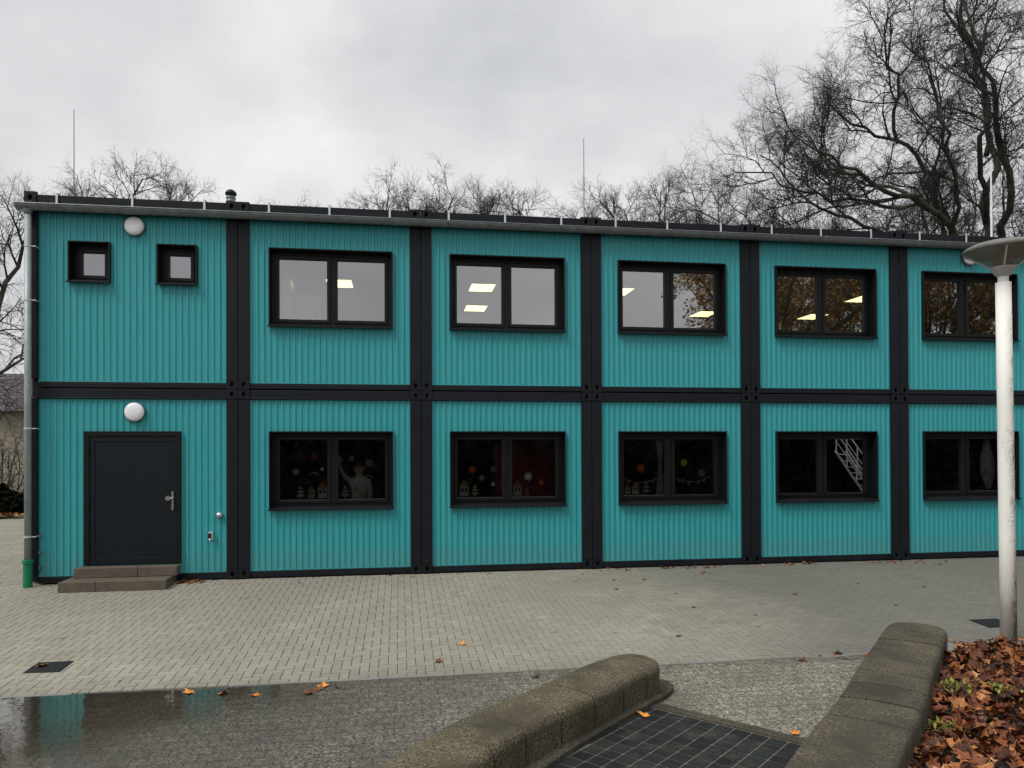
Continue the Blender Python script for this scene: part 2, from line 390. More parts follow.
# ------------------------------------------------------------------ ground
b = MB()
for y0, y1 in ((400, 0), (0, -4.93), (-4.93, -400)):
    b.poly([(-400,y1,gz(y1)-.03),(400,y1,gz(y1)-.03),(400,y0,gz(y0)-.03),(-400,y0,gz(y0)-.03)])
tag(b.build('ground', M['asphalt']), kind='structure')
b = MB(); b.poly([(-40,-16.5,-.26),(30,-16.5,-.26),(30,-4.93,-.26),(-40,-4.93,-.26)])
tag(b.build('old_pavement', M['zigzag']), kind='structure')
b = MB()
b.poly([(-16,-4.93,gz(-4.93)-.012),(24,-4.93,gz(-4.93)-.012),(24,0,-.012),(-16,0,-.012)])
b.poly([(-16,0,-.012),(24,0,-.012),(24,13.2,-.012),(-16,13.2,-.012)])
tag(b.build('paving_bed', M['joint']), kind='structure')
b = MB(); U = .1
rb = random.Random(3)
def brick(x0, x1, y0, y1):
    g = .0017; e = .0035; c = min(1, max(0, rb.gauss(.5, .22))); dz = rb.gauss(0, .0010) + (-.004 if rb.random() < .012 else 0)
    y0 = max(y0, -4.902)
    if y1 - y0 < .01: return
    x0 += g; x1 -= g; y0 += g; y1 -= g
    z = lambda y: gz(y) + dz
    v = [(x0,y0,z(y0)-.011),(x1,y0,z(y0)-.011),(x1,y1,z(y1)-.011),(x0,y1,z(y1)-.011),
         (x0+e,y0+e,z(y0)),(x1-e,y0+e,z(y0)),(x1-e,y1-e,z(y1)),(x0+e,y1-e,z(y1))]
    b.mesh(v, [(4,5,6,7),(0,1,5,4),(1,2,6,5),(2,3,7,6),(3,0,4,7)], c)
for i in range(-110, 205):
    for j in range(-50, 130):
        if i*U > -.25 and j >= 1: continue
        r_ = (i - j) % 4
        y = j*U
        if r_ == 0: brick(i*U, (i+2)*U, y, y+U)
        elif r_ == 3: brick(i*U, (i+1)*U, y, y+2*U) if j < 128 else None
tag(b.build('paving', M['paver'], color=True), kind='structure')
# thin pale edging strip between the two pavings, broken here and there
b = MB()
x = -12.
while x < 20:
    l = rb.uniform(.5, .98)
    if rb.random() < .8: b.box(x, x+l, -4.955-rb.uniform(0,.012), -4.905, -.30, -.254+rb.uniform(-.002,.003))
    x += l + .006
tag(b.build('edging_strip', M['concrete']), kind='structure')
b = MB(); n = 30
for i in range(60):
    for j in range(14):
        P = lambda a, c: (-60+a*1.0, 13.2+c*1.3, .01+.04*math.sin(a*1.7+c)+.03*c*.1)
        b.poly([P(i,j),P(i+1,j),P(i+1,j+1),P(i,j+1)])
tag(b.build('lawn', M['grass'], smooth=True), kind='structure')
# puddle (an irregular sheet of water a few mm over the stones)
b = MB(); pts = []
for k in range(60):
    t = k/59; x = -3.0 + 8.6*t; pts.append((x, -4.965 - .05*max(0, math.sin(x*2.1)) - .012*math.sin(x*9), -.2545))
for k in range(40):
    t = k/39; x = 5.6 - 8.6*t; pts.append((x, -7.6 + 1.8*t*0 + 1.6*max(0, (x-2.2)/3.4)**1.3*1.35 + .08*math.sin(x*5) - .05*math.sin(x*11), -.2545))
b.poly(pts[::-1])
tag(b.build('puddle', M['water']), kind='structure')
# dark square tiles between the two low walls
dv = Vector((.66,-.751,0)).normalized(); nv = Vector((-dv.y*-1, dv.x*-1, 0))
nv = Vector((-.751,-.66,0)).normalized()    # away from the facade
o0 = Vector((7.80,-5.98,0))
bj = MB(); bt = MB()
bj.poly([(7.84,-6.02,-.2568),(9.05,-7.38,-.2568),(8.2,-9.3,-.2568),(5.8,-9.3,-.2568),(6.4,-7.35,-.2568),(7.2,-6.6,-.2568)])
for i in range(0, 14):
    for j in range(0, 22):
        c = rb.random(); g = .006; s_ = .15
        p = [o0 + dv*(i*s_+g) + nv*(.10+j*s_+g), o0 + dv*((i+1)*s_-g) + nv*(.10+j*s_+g), o0 + dv*((i+1)*s_-g) + nv*(.10+(j+1)*s_-g), o0 + dv*(i*s_+g) + nv*(.10+(j+1)*s_-g)]
        cx = sum(q.x for q in p)/4; cy = sum(q.y for q in p)/4
        # left limit: keep clear of the footing of the low wall
        lim = np.interp(cy, [-9.3,-7.3,-6.8,-6.3,-6.0], [5.6,6.62,7.08,7.62,7.86])
        if cx < lim + .10: continue
        bt.poly([(q.x, q.y, -.2525+rb.uniform(-.0006,.0006)) for q in p], c)
tag(bj.build('tile_bed', M['slatejoint']), kind='structure'); tag(bt.build('tiled_landing', M['slate'], color=True), kind='structure')
b = MB(); q = [o0 + dv*(-.02) + nv*(-.05), o0 + dv*1.9 + nv*(-.05), o0 + dv*1.9 + nv*.085, o0 + dv*(-.02) + nv*.085]
b.poly([(p.x, p.y, -.2485) for p in q]); tag(b.build('landing_border', M['footing']), kind='structure')
# flat concrete edging by the lamp post
b = MB()
for x0, x1 in ((11.75, 12.05), (12.06, 13.35), (13.36, 14.6), (14.61, 16.)):
    b.box(x0, x1, -5.30, -4.72, -.4, -.236)
tag(b.build('concrete_edging', M['concrete'], bevel=.008), kind='structure')

# ------------------------------------------------------------------ low walls
def smooth_path(P, n=12):
    out = []
    for i in range(len(P)-1):
        p0 = Vector(P[max(i-1,0)]); p1 = Vector(P[i]); p2 = Vector(P[i+1]); p3 = Vector(P[min(i+2,len(P)-1)])
        for k in range(n):
            t = k/n
            out.append(.5*((2*p1)+(p2-p0)*t+(2*p0-5*p1+4*p2-p3)*t*t+(3*p1-p0-3*p2+p3)*t**3))
    out.append(Vector(P[-1])); return out
def resample(P, step):
    out = [P[0]]; acc = 0
    for a, b_ in zip(P, P[1:]):
        d = (b_-a).length; 
        while acc + d >= step:
            t = (step-acc)/d; a = a.lerp(b_, t); out.append(a); d = (b_-a).length; acc = 0
        acc += d
    out.append(P[-1]); return out
def low_wall(th, m_, path, width, ztop, zbot, re, joints, seed, rt=.075):
    """rounded-top wall of separate coping stones along path (start runs out of the picture, end is rounded)"""
    P = resample(smooth_path([(x,y,0) for x,y in path]), .01)
    n = len(P); cum = [0]*n
    for i in range(n-2, -1, -1): cum[i] = cum[i+1] + (P[i+1]-P[i]).length
    rr = random.Random(seed)
    def ring(i, hw, zt, r, zb):
        p = P[i]; d = (P[min(i+2,n-1)] - P[max(i-2,0)]).normalized(); nn = Vector((-d.y, d.x, 0))
        R_ = [(-hw, zb), (-hw, (zb+zt-r)/2), (-hw, zt-r)]
        for k in range(1, 8): t = math.pi/2*k/7; R_.append((-hw+r-r*math.cos(t), zt-r+r*math.sin(t)))
        for k in range(1, 6): t = k/6; R_.append((-hw+r+(2*hw-2*r)*t, zt + .010*math.sin(math.pi*t)))
        for k in range(0, 8): t = math.pi/2*(1-k/7); R_.append((hw-r+r*math.cos(t), zt-r+r*math.sin(t)))
        R_ += [(hw, (zb+zt-r)/2), (hw, zb)]
        return [(p.x+nn.x*a, p.y+nn.y*a, z) for a, z in R_]
    edges = [0] + list(joints) + [cum[0]]
    def sect(lo, hi, inset, grow_end):
        idx = [i for i in range(n) if lo - 1e-6 <= cum[i] <= hi + 1e-6]; b = MB()
        dz = rr.uniform(-.004, .004) if not inset else 0
        for i in idx:
            s_ = cum[i]; hw = width/2 - inset; zt = ztop + dz - inset
            if s_ < re:
                q = 1 - s_/re; hw -= re*.62*(1 - math.sqrt(max(0, 1 - q*q)))
                if s_ < .06: k = 1-s_/.06; zt -= .07*(1-math.sqrt(max(0,1-k*k)))
                if i == n-1: hw -= .02
            e = min(s_-lo if lo > 0 else 9, hi-s_)        # worn arrises at the stone's ends
            if not inset and e < .016: hw -= .010*(1-e/.016)**2; zt -= .012*(1-e/.016)**2
            b.v += ring(i, hw, zt, min(rt, hw*.8), zbot)
        m = len(b.v)//len(idx)
        for i in range(len(idx)-1):
            for k in range(m-1): b.f.append((i*m+k, (i+1)*m+k, (i+1)*m+k+1, i*m+k+1)); b.c.append(.5)
        b.f.append(tuple((len(idx)-1)*m+k for k in range(m))); b.f.append(tuple(reversed(range(m)))); b.c += [.5,.5]
        return b
    for lo, hi in zip(edges, edges[1:]):
        o = th.part(sect(lo+(.006 if lo else 0), hi-.006, 0, False), 'coping_stone', m_, smooth=True)
        md = o.modifiers.new('edges', 'EDGE_SPLIT'); md.split_angle = R(50)
    th.part(sect(.12, cum[0], .022, False), 'mortar_core', M['dark'], smooth=True)
LW = T('low_wall', (7.0,-6.6,-.26), 'curved low stone wall with wavy outline in the foreground, beside the dark square tiles', 'wall')
pathL = [(3.9,-11.2),(4.45,-9.9),(5.2,-8.75),(5.72,-8.0),(6.18,-7.38),(6.65,-6.92),(7.15,-6.47),(7.50,-6.13),(7.86,-5.82),(8.03,-5.70)]
low_wall(LW, M['stoneA'], pathL, .56, .075, -.3, .30, [.42,.86,1.32,1.80,2.26,2.72,3.2,3.7], 1)
# footing ledge along the inner side
PF = resample(smooth_path([(4.55,-10.6,0),(5.35,-9.1,0),(6.05,-8.1,0),(6.46,-7.46,0),(6.90,-6.98,0),(7.38,-6.52,0),(7.74,-6.18,0),(8.02,-5.93,0),(8.17,-5.72,0),(8.15,-5.58,0)]), .04)
b = MB(); n = len(PF)
for i, p in enumerate(PF):
    d = (PF[min(i+1,n-1)]-PF[max(i-1,0)]).normalized(); nn = Vector((d.y,-d.x,0))
    t = min(1, (n-1-i)/6); hw = .13*math.sqrt(max(.02, 1-(1-t)**2))
    jj = .006 if (i % 22) == 5 else 0
    for a, z in ((-hw,-.3),(-hw,-.2-jj),(hw-.015,-.2-jj),(hw,-.215-jj),(hw,-.3)): b.v.append((p.x+nn.x*a, p.y+nn.y*a, z))
for i in range(n-1):
    for k in range(4): b.f.append((i*5+k, i*5+k+1, (i+1)*5+k+1, (i+1)*5+k)); b.c.append(.5)
b.f.append(tuple((n-1)*5+k for k in range(5))); b.c.append(.5)
LW.part(b, 'footing', M['footing'])
RW = T('low_wall', (10.2,-6.4,-.26), 'straight dark low stone wall with rounded end, beside the bed of fallen leaves', 'wall')
pathR = [(6.6,-10.3),(7.57,-9.27),(8.45,-8.31),(9.42,-7.31),(10.2,-6.44),(10.8,-5.79),(11.29,-5.26),(11.56,-4.99)]
low_wall(RW, M['stoneB'], pathR, .61, .085, -.34, .30, [.52,.98,1.42,1.86,2.3,2.74,3.2,3.7], 2, .06)
# ------------------------------------------------------------------ the container building
BW = 3.0; NM = 7; XE = BW*NM; YB = 9.0
BLD = T('container_building', (10.4, 0, 0), 'two-storey teal container building with dark frames and corrugated panels', 'building')
Z = dict(l0=.13, l1=2.96, u0=3.2385, u1=5.93)
YP = .035     # panel front plane (valleys go deeper)
def corr(x):
    """trapezoidal profile of the corrugated sheet, period 0.1 m"""
    t = (x / .1) % 1
    if t < .12: return 0
    if t < .26: return (t-.12)/.14*.015
    if t < .64: return .015
    if t < .78: return (.78-t)/.14*.015
    return 0
def sheet(b, x0, x1, z0, z1):
    xs = [x0]; k = math.floor(x0/.1)
    while k*.1 < x1:
        for t in (0, .12, .26, .64, .78):
            x = (k+t)*.1
            if x0 + 1e-4 < x < x1 - 1e-4: xs.append(x)
        k += 1
    xs.append(x1)
    for a, c in zip(xs, xs[1:]):
        ya, yc = YP + corr(a+1e-6), YP + corr(c-1e-6)
        b.poly([(a,ya,z0),(c,yc,z0),(c,yc,z1),(a,ya,z1)])
WU0, WU1, WL0, WL1 = 4.1959, 5.4952, 1.1406, 2.4382
windows = []   # (x0,x1,z0,z1)
for k in range(NM):
    for lev in (0, 1):
        x0 = k*BW + .185; x1 = (k+1)*BW - .185
        if k == 0: x0 = -.05
        z0, z1 = (Z['l0'], Z['l1']) if lev == 0 else (Z['u0'], Z['u1']+.06)
        holes = []
        if k == 0 and lev == 0: holes = [(.64, 2.11, .29, 2.44)]
        elif k == 0: holes = [(.40, 1.03, 4.84, 5.49), (1.74, 2.36, 4.84, 5.49)]
        else: holes = [(k*BW+.489, k*BW+2.525, *((WL0, WL1) if lev == 0 else (WU0, WU1)))]
        if not (k == 0 and lev == 0): windows += [(h, k, lev) for h in holes]
        b = MB(); cx = x0
        for (a, c, h0, h1) in holes:
            sheet(b, cx, a, z0, z1); sheet(b, a, c, z0, h0); sheet(b, a, c, h1, z1); cx = c
        sheet(b, cx, x1, z0, z1)
        # little folded edge at the foot of the sheet
        b.box(x0, x1, YP-.006, YP+.002, z0-.004, z0+.012)
        BLD.part(b, 'corrugated_panel', M['teal'])
# corner posts (pairs at the seams) per container
def casting(b, x0, x1, z0, z1, hx, hz):
    """corner casting with an oval hole: ring of quads around the hole"""
    n = 16; rx, rz = .030, .046; y = -.012
    def edge(t):
        c, s = math.cos(t), math.sin(t); k = min((( x1-hx) if c > 0 else (hx-x0))/max(1e-6, abs(c)), ((z1-hz) if s > 0 else (hz-z0))/max(1e-6, abs(s)))
        return (hx+c*k, y, hz+s*k)
    for i in range(n):
        t0, t1 = 2*math.pi*i/n, 2*math.pi*(i+1)/n
        a0 = (hx+rx*math.cos(t0), y, hz+rz*math.sin(t0)); a1 = (hx+rx*math.cos(t1), y, hz+rz*math.sin(t1))
        e0, e1 = edge(t0), edge(t1)
        cor = None
        for cx_, cz_ in ((x0,z0),(x1,z0),(x1,z1),(x0,z1)):
            ta = math.atan2(cz_-hz, cx_-hx) % (2*math.pi)
            if t0 < ta < t1: cor = (cx_, y, cz_)
        b.poly([a0, e0] + ([cor] if cor else []) + [e1, a1][0:2])
        b.poly([a0, a1, (a1[0], .06, a1[2]), (a0[0], .06, a0[2])])
        rim0 = (hx+(rx+.008)*math.cos(t0), y-.003, hz+(rz+.008)*math.sin(t0)); rim1 = (hx+(rx+.008)*math.cos(t1), y-.003, hz+(rz+.008)*math.sin(t1))
        b.poly([a0, rim0, rim1, a1])
    b.poly([(hx-rx*1.3,.06,hz-rz*1.3),(hx+rx*1.3,.06,hz-rz*1.3),(hx+rx*1.3,.06,hz+rz*1.3),(hx-rx*1.3,.06,hz+rz*1.3)])
    # side lips so that the plate has thickness
    for (p, q_) in (((x0,z0),(x1,z0)),((x1,z0),(x1,z1)),((x1,z1),(x0,z1)),((x0,z1),(x0,z0))):
        b.poly([(p[0],y,p[1]),(p[0],.05,p[1]),(q_[0],.05,q_[1]),(q_[0],y,q_[1])])
for k in range(NM):
    xa = k*BW if k else -.20; xb = (k+1)*BW
    for lev in (0, 1):
        za, zb = (.02, 3.128) if lev == 0 else (3.136, 6.23)
        c1 = BLD.part(MB(), 'corner_post', M['anthracite']) if False else None
        for side in (0, 1):
            x0, x1 = (xa+.004, (xa+.185 if k else -.05)) if side == 0 else (xb-.185, xb-.004)
            b = MB(); b.box(x0, x1, 0, .16, za+.15, zb-.15)
            post = BLD.part(b, 'corner_post', M['anthracite'], bevel=.008)
            if k == 0 and side == 0: continue
            for (c0, c1_, hz) in ((za, za+.15, za+.075), (zb-.15, zb, zb-.085)):
                b = MB(); casting(b, x0, x1, c0, c1_, (x0+x1)/2, hz)
                BLD.part(b, 'corner_casting', M['anthracite'], post)
        x0 = xa+.185 if k else -.05; x1 = xb-.185
        b = MB()
        if lev == 0:
            b.box(x0, x1, .012, .14, .02, .122); BLD.part(b, 'base_rail', M['anthracite'], bevel=.006)
            b = MB(); b.box(x0, x1, .004, .14, 2.966, 3.122); b.box(x0, x1, -.004, .01, 2.966, 2.982)
            BLD.part(b, 'top_rail', M['anthracite'], bevel=.006)
        else:
            b.box(x0, x1, .008, .14, 3.142, 3.215); b.box(x0, x1, .02, .14, 3.215, 3.2345); BLD.part(b, 'base_rail', M['anthracite'], bevel=.005)
            b = MB(); b.box(x0, x1, .002, .14, 5.995, 6.205); 
            for q in (.9, 1.9):
                b.box(x0+q-.07, x0+q+.07, -.004, .0, 6.05, 6.085)
            BLD.part(b, 'top_rail', M['anthracite'], bevel=.006)
            # flat dark plates on the roof rail, painted as the shade inside lifting slots
            for q in (.62, 2.02): b = MB(); b.box(k*BW+q, k*BW+q+.13, -.003, .001, 6.045, 6.09); BLD.part(b, 'lifting_slot', M['dark'])
# left roof corner block with its hole
b = MB(); casting(b, -.24, -.06, 6.06, 6.25, -.15, 6.15); BLD.part(b, 'roof_corner', M['anthracite'])
# side wall, rear wall, slabs, roof
b = MB(); b.box(-.196, -.05, .162, YB, .02, 6.2); BLD.part(b, 'end_wall', M['anthracite'])
b = MB(); b.box(-.05, XE, YB-.12, YB, .02, 6.2); b.box(XE-.05, XE-.003, .162, YB-.12, .02, 6.2); BLD.part(b, 'rear_wall', M['anthracite'])
b = MB(); b.box(-.19, XE, .142, YB, 6.12, 6.19); b.box(-.19, XE, .5, YB-.2, 6.19, 6.205)
BLD.part(b, 'roof', M['roof'])
b = MB(); b.box(-.048, XE-.06, .16, YB-.13, .16, .27); BLD.part(b, 'floor', M['ifloor'])
b = MB(); b.box(-.048, XE-.06, .16, YB-.13, 3.16, 3.27); BLD.part(b, 'floor', M['ifloor'])
b = MB(); b.box(-.048, XE-.06, .16, YB-.13, 5.72, 5.76); BLD.part(b, 'ceiling', M['ceil'])
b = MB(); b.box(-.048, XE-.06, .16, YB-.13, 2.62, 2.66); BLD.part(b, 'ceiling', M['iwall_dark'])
# inner skins of the front walls (so that rooms are closed behind the sheet)
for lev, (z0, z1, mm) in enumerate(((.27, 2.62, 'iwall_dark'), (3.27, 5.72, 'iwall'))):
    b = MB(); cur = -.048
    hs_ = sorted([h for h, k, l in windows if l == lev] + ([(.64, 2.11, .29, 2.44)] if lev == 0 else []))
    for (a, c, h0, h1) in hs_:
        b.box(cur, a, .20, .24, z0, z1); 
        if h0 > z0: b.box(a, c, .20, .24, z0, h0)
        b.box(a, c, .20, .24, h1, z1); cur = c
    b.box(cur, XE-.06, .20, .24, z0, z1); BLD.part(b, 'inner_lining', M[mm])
# partitions and back walls of rooms
b = MB()
b.box(2.95, 3.05, .25, 8.4, 3.275, 5.715); b.box(8.98, 9.06, .25, 8.4, 3.275, 5.715)
b.box(-.04, XE-.07, 8.4, 8.5, 3.275, 5.715)
BLD.part(b, 'room_wall', M['iwall'])
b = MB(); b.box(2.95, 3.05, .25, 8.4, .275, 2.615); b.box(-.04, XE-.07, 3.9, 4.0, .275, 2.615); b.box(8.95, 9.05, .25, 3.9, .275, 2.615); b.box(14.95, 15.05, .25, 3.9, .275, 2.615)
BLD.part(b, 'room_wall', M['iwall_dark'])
b = MB(); b.box(7.45, 8.94, 1.4, 1.5, .275, 2.615); BLD.part(b, 'room_wall', M['iwall_red'])
# door
dr = MB(); 
for (x0,x1,z0,z1) in ((.64,.72,.29,2.44),(2.04,2.11,.29,2.44),(.72,2.04,2.36,2.44)): dr.box(x0,x1,-.012,.12,z0,z1)
dframe = BLD.part(dr, 'door_frame', M['anthracite2'], bevel=.006)
b = MB(); b.box(.722, 2.038, .012, .06, .295, 2.358)
for (x0,x1,z0,z1) in ((.722,.80,.295,2.358),(1.955,2.038,.295,2.358),(.80,1.955,2.275,2.358),(.80,1.955,.295,.40)): b.box(x0,x1,.002,.0118,z0,z1)
door = BLD.part(b, 'door', M['door'], bevel=.004)
b = MB(); b.box(1.965, 1.998, -.014, .0, 1.16, 1.46); b.tube([(1.98,-.014,1.35),(1.98,-.06,1.35),(1.93,-.065,1.35)], .014, 10); b.lathe([(0,.045),(.035,.045),(.042,.03),(.042,.015),(.03,.0),(.03,-.02)][::-1], 20, (1.925,-.04,1.35), 'y')
b.lathe([(.0,.014),(.016,.014),(.016,0)], 14, (1.98,-.014,1.22), 'y')
BLD.part(b, 'handle', M['chrome'], door, smooth=False)
for z in (.55, 1.32, 2.1):
    b = MB(); b.tube([(.716,-.016,z-.06),(.716,-.016,z+.06)], .011, 8); BLD.part(b, 'hinge', M['anthracite2'], door)
# windows
def window(h, k, lev):
    x0, x1, z0, z1 = h; small = (x1-x0) < 1; YF = .21
    b = MB()
    # reveal liner proud of the sheet
    lip = -.018
    b.box(x0, x0+.022, lip, YF+.03, z0, z1); b.box(x1-.022, x1, lip, YF+.03, z0, z1); b.box(x0+.022, x1-.022, lip, YF+.03, z1-.022, z1)
    b.box(x0+.022, x1-.022, .0, YF+.03, z0, z0+.02)
    # fixed frame
    fw = .062
    b.box(x0+.022, x0+.022+fw, YF-.03, YF+.03, z0+.02, z1-.022); b.box(x1-.022-fw, x1-.022, YF-.03, YF+.03, z0+.02, z1-.022)
    b.box(x0+.022+fw, x1-.022-fw, YF-.03, YF+.03, z1-.022-fw, z1-.022); b.box(x0+.022+fw, x1-.022-fw, YF-.03, YF+.03, z0+.02, z0+.02+fw)
    if not small: xm = (x0+x1)/2; b.box(xm-.03, xm+.03, YF-.03, YF+.03, z0+.02+fw, z1-.022-fw)
    wf = BLD.part(b, 'window_frame', M['anthracite2'], bevel=.004)
    if small: spans = [(x0+.022+fw, x1-.022-fw)]
    else: spans = [(x0+.022+fw, xm-.03), (xm+.03, x1-.022-fw)]
    for a, c in spans:
        s = .058; za, zb = z0+.02+fw, z1-.022-fw; b = MB()
        b.box(a+.002, a+s, YF-.045, YF+.02, za, zb); b.box(c-s, c-.002, YF-.045, YF+.02, za, zb)
        b.box(a+s, c-s, YF-.045, YF+.02, za+.002, za+s); b.box(a+s, c-s, YF-.045, YF+.02, zb-s, zb-.002)
        BLD.part(b, 'sash', M['anthracite2'], wf, bevel=.005)
        b = MB(); g = .004; ya, yc = YF, YF
        if k == 3 and lev == 0 and a > xm: ya, yc = YF-.019, YF+.017     # pane turned so that the lamp post's reflection misses it
        b.poly([(a+s-g,ya,za+s-g),(c-s+g,yc,za+s-g),(c-s+g,yc,zb-s+g),(a+s-g,ya,zb-s+g)])
        BLD.part(b, 'pane', M['glass'], wf)
    b = MB(); v = [(x0-.012,-.052,z0-.022),(x1+.012,-.052,z0-.022),(x1+.012,-.0,z0-.022),(x0-.012,-.0,z0-.022),
                   (x0-.012,-.052,z0-.002),(x1+.012,-.052,z0-.002),(x1+.012,YF-.032,z0+.03),(x0-.012,YF-.032,z0+.03)]
    b.mesh([v[i] for i in range(4)] + [v[4], v[5], (x1+.012,0,z0+.008), (x0-.012,0,z0+.008)], [(3,2,1,0),(4,5,6,7),(0,1,5,4),(1,2,6,5),(2,3,7,6),(3,0,4,7)])
    b.mesh([(x0+.023,.0,z0+.0205),(x1-.023,.0,z0+.0205),(x1-.023,YF-.031,z0+.036),(x0+.023,YF-.031,z0+.036)], [(0,1,2,3)])
    BLD.part(b, 'sill', M['anthracite'], wf)
for h, k, lev in windows: window(h, k, lev)
# gutter, brackets, downpipe
b = MB(); n = 14; gy = -.115; gr = .075; gzc = 6.005
def gring(x): return [(x, gy - gr*math.cos(math.pi*j/n), gzc - gr*math.sin(math.pi*j/n)*1.25) for j in range(n+1)]
xs = [-.30 + i*.35 for i in range(62)]; xs = [x for x in xs if x < XE] + [XE]
rings = [gring(x) for x in xs]
for r0, r1 in zip(rings, rings[1:]):
    for j in range(n): b.poly([r0[j], r0[j+1], r1[j+1], r1[j]])
b.poly(rings[0]); b.tube([(-.30, gy-gr, gzc+.004), (XE, gy-gr, gzc+.004)], .010, 8)
for x in (.75, 3.9, 7.0, 10.1, 13.2, 16.3): 
    r = [(p[0], gy+(p[1]-gy)*1.04, gzc+(p[2]-gzc)*1.04) for p in gring(x)]; r2 = [(p[0]+.03, p[1], p[2]) for p in r]
    for j in range(n): b.poly([r[j], r2[j], r2[j+1], r[j+1]])
# conical outlet at the left end
b.lathe([(.075,5.93),(.062,5.87),(.050,5.84)], 18, (-.135, gy, 0))
# back flashing of the gutter
b.poly([(-.24,gy+gr,6.0),(XE,gy+gr,6.0),(XE,-.006,6.04),(-.24,-.006,6.04)])
BLD.part(b, 'gutter', M['galv'], smooth=False)
b = MB(); b.box(-.2, XE, -.03, -.002, 5.925, 5.985); BLD.part(b, 'gutter_board', M['anthracite2'])
for x in (.24,1.37,2.48,3.5,4.48,5.48,6.48,7.46,8.46,9.45,10.41,11.43,12.42,13.40,14.42,15.43,16.42,17.4,18.4,19.4,20.4):
    b = MB(); b.box(x-.016, x+.016, -.014, -.009, 6.0, 6.235); b.box(x-.016, x+.016, -.014, .12, 6.235, 6.240); b.box(x-.014, x+.014, gy-gr-.006, -.015, 6.018, 6.022)
    BLD.part(b, 'gutter_bracket', M['galvpale'])
b = MB(); b.tube([(-.135,gy,5.86),(-.135,gy,.40)], .049, 20)
dp = BLD.part(b, 'downpipe', mat('zinc_pipe', (.30,.33,.335), .5, .3, .22, 7), smooth=True)
for z in (5.35, 4.5, 2.48, .78):
    b = MB(); b.tube([(-.135,gy,z-.012),(-.135,gy,z+.012)], .055, 20); b.box(-.08, -.02, gy-.006, gy+.006, z-.008, z+.008); b.tube([(-.03,gy,z),(-.03,.0,z)], .008, 8)
    BLD.part(b, 'pipe_clip', M['galvpale'], dp)
b = MB(); b.lathe([(.0,-.01),(.066,-.01),(.066,.36),(.078,.365),(.078,.42),(.052,.425)], 24, (-.135, gy, 0)); BLD.part(b, 'standpipe', M['green'], smooth=False)
for z in (.78, .52, .28):
    b = MB(); b.lathe([(.0,.02),(.022,.02),(.026,0),(.026,-.02)], 12, (-.005, -.005, z), 'y'); BLD.part(b, 'screw_cap', M['galv'])

# ceiling lights: each a thing
names = ['leftmost window', 'second upper window', 'third upper window', 'fourth upper window', 'fifth upper window', 'upper window behind the lamp post']
ordw = ['behind the small square windows', 'cut by the mullion of the first wide upper window', 'in the second wide upper window', 'in the third wide upper window', 'in the fourth wide upper window', 'in the upper window beside the lamp post']
def ceiling_light(x, y, lab, w_=.56, d_=.82):
    t = T('ceiling_light', (x, y, 5.70), lab, 'ceiling light', 'lit panels on the upper ceilings')
    b = MB(); 
    for a in ((-1,-1,1,-.93),(-1,.93,1,1),(-1,-.93,-.93,.93),(.93,-.93,1,.93)): b.box(x+a[0]*w_/2, x+a[2]*w_/2, y+a[1]*d_/2, y+a[3]*d_/2, 5.69, 5.719)
    t.part(b, 'frame', M['iwall']); b = MB(); b.box(x-.93*w_/2+.001, x+.93*w_/2-.001, y-.93*d_/2+.001, y+.93*d_/2-.001, 5.696, 5.718); t.part(b, 'diffuser', M['light'])
for k, x in ((1,4.38),(2,7.44),(3,10.55),(4,13.5),(5,16.6)):
    ceiling_light(x, 3.46, ('lit ceiling panel, nearer one ' if k > 1 else 'single lit ceiling panel ') + ordw[k])
    if k > 1: ceiling_light(x+.1, 5.82, 'lit ceiling panel, farther one ' + ordw[k])
ceiling_light(7.33, 1.42, 'narrow lit ceiling strip close behind the top of the second wide upper window', .58, .16)

# wall lamps
def wall_lamp(x, z, label):
    t = T('wall_lamp', (x, .03, z), label, 'wall lamp', 'round bulkhead lamps on the panels')
    b = MB(); b.lathe([(.155,-.02),(.160,.0),(.160,.045),(.150,.055)], 40, (x,.035,z), 'y'); t.part(b, 'base', M['galv'], smooth=False)
    b = MB(); b.lathe([(.150,.045),(.149,.058),(.140,.074),(.11,.088),(.05,.096),(.001,.098)], 40, (x,.035,z), 'y'); t.part(b, 'cover', M['white'], smooth=True)
wall_lamp(1.40, 5.76, 'round white wall lamp between the two small square windows under the gutter')
wall_lamp(1.40, 2.75, 'round white wall lamp directly above the grey door')
wall_lamp(16.50, 5.79, 'round white wall lamp half hidden behind the head of the lamp post')
# wall tap and outlet
t = T('steel_vent_cap', (2.70,.0,1.06), 'small shiny steel dome on the teal panel right of the door', 'vent cap')
b = MB(); b.lathe([(.05,-.03),(.056,.0),(.056,.02),(.048,.045),(.028,.065),(.001,.07)], 24, (2.70,.03,1.06), 'y'); t.part(b, 'dome', M['chrome'], smooth=True)
b = MB(); b.lathe([(.015,.0),(.015,.09),(.001,.09)], 12, (2.70,.03,1.035), 'y'); t.part(b, 'spout', M['galv'])
t = T('wall_socket', (2.56,.0,.70), 'small dark outdoor socket with a pale rim low on the panel right of the door', 'socket')
b = MB(); b.box(2.535,2.585,-.03,.05,.68,.77); t.part(b, 'housing', M['dark'], bevel=.006)
b = MB(); b.box(2.585,2.60,-.02,.05,.66,.79); b.box(2.53,2.585,-.02,.05,.77,.785); t.part(b, 'rim', M['galvpale'])
b = MB(); b.tube([(2.562,-.01,.69),(2.562,-.035,.66),(2.562,-.035,.63)], .012, 10); t.part(b, 'outlet_nozzle', M['chrome'])
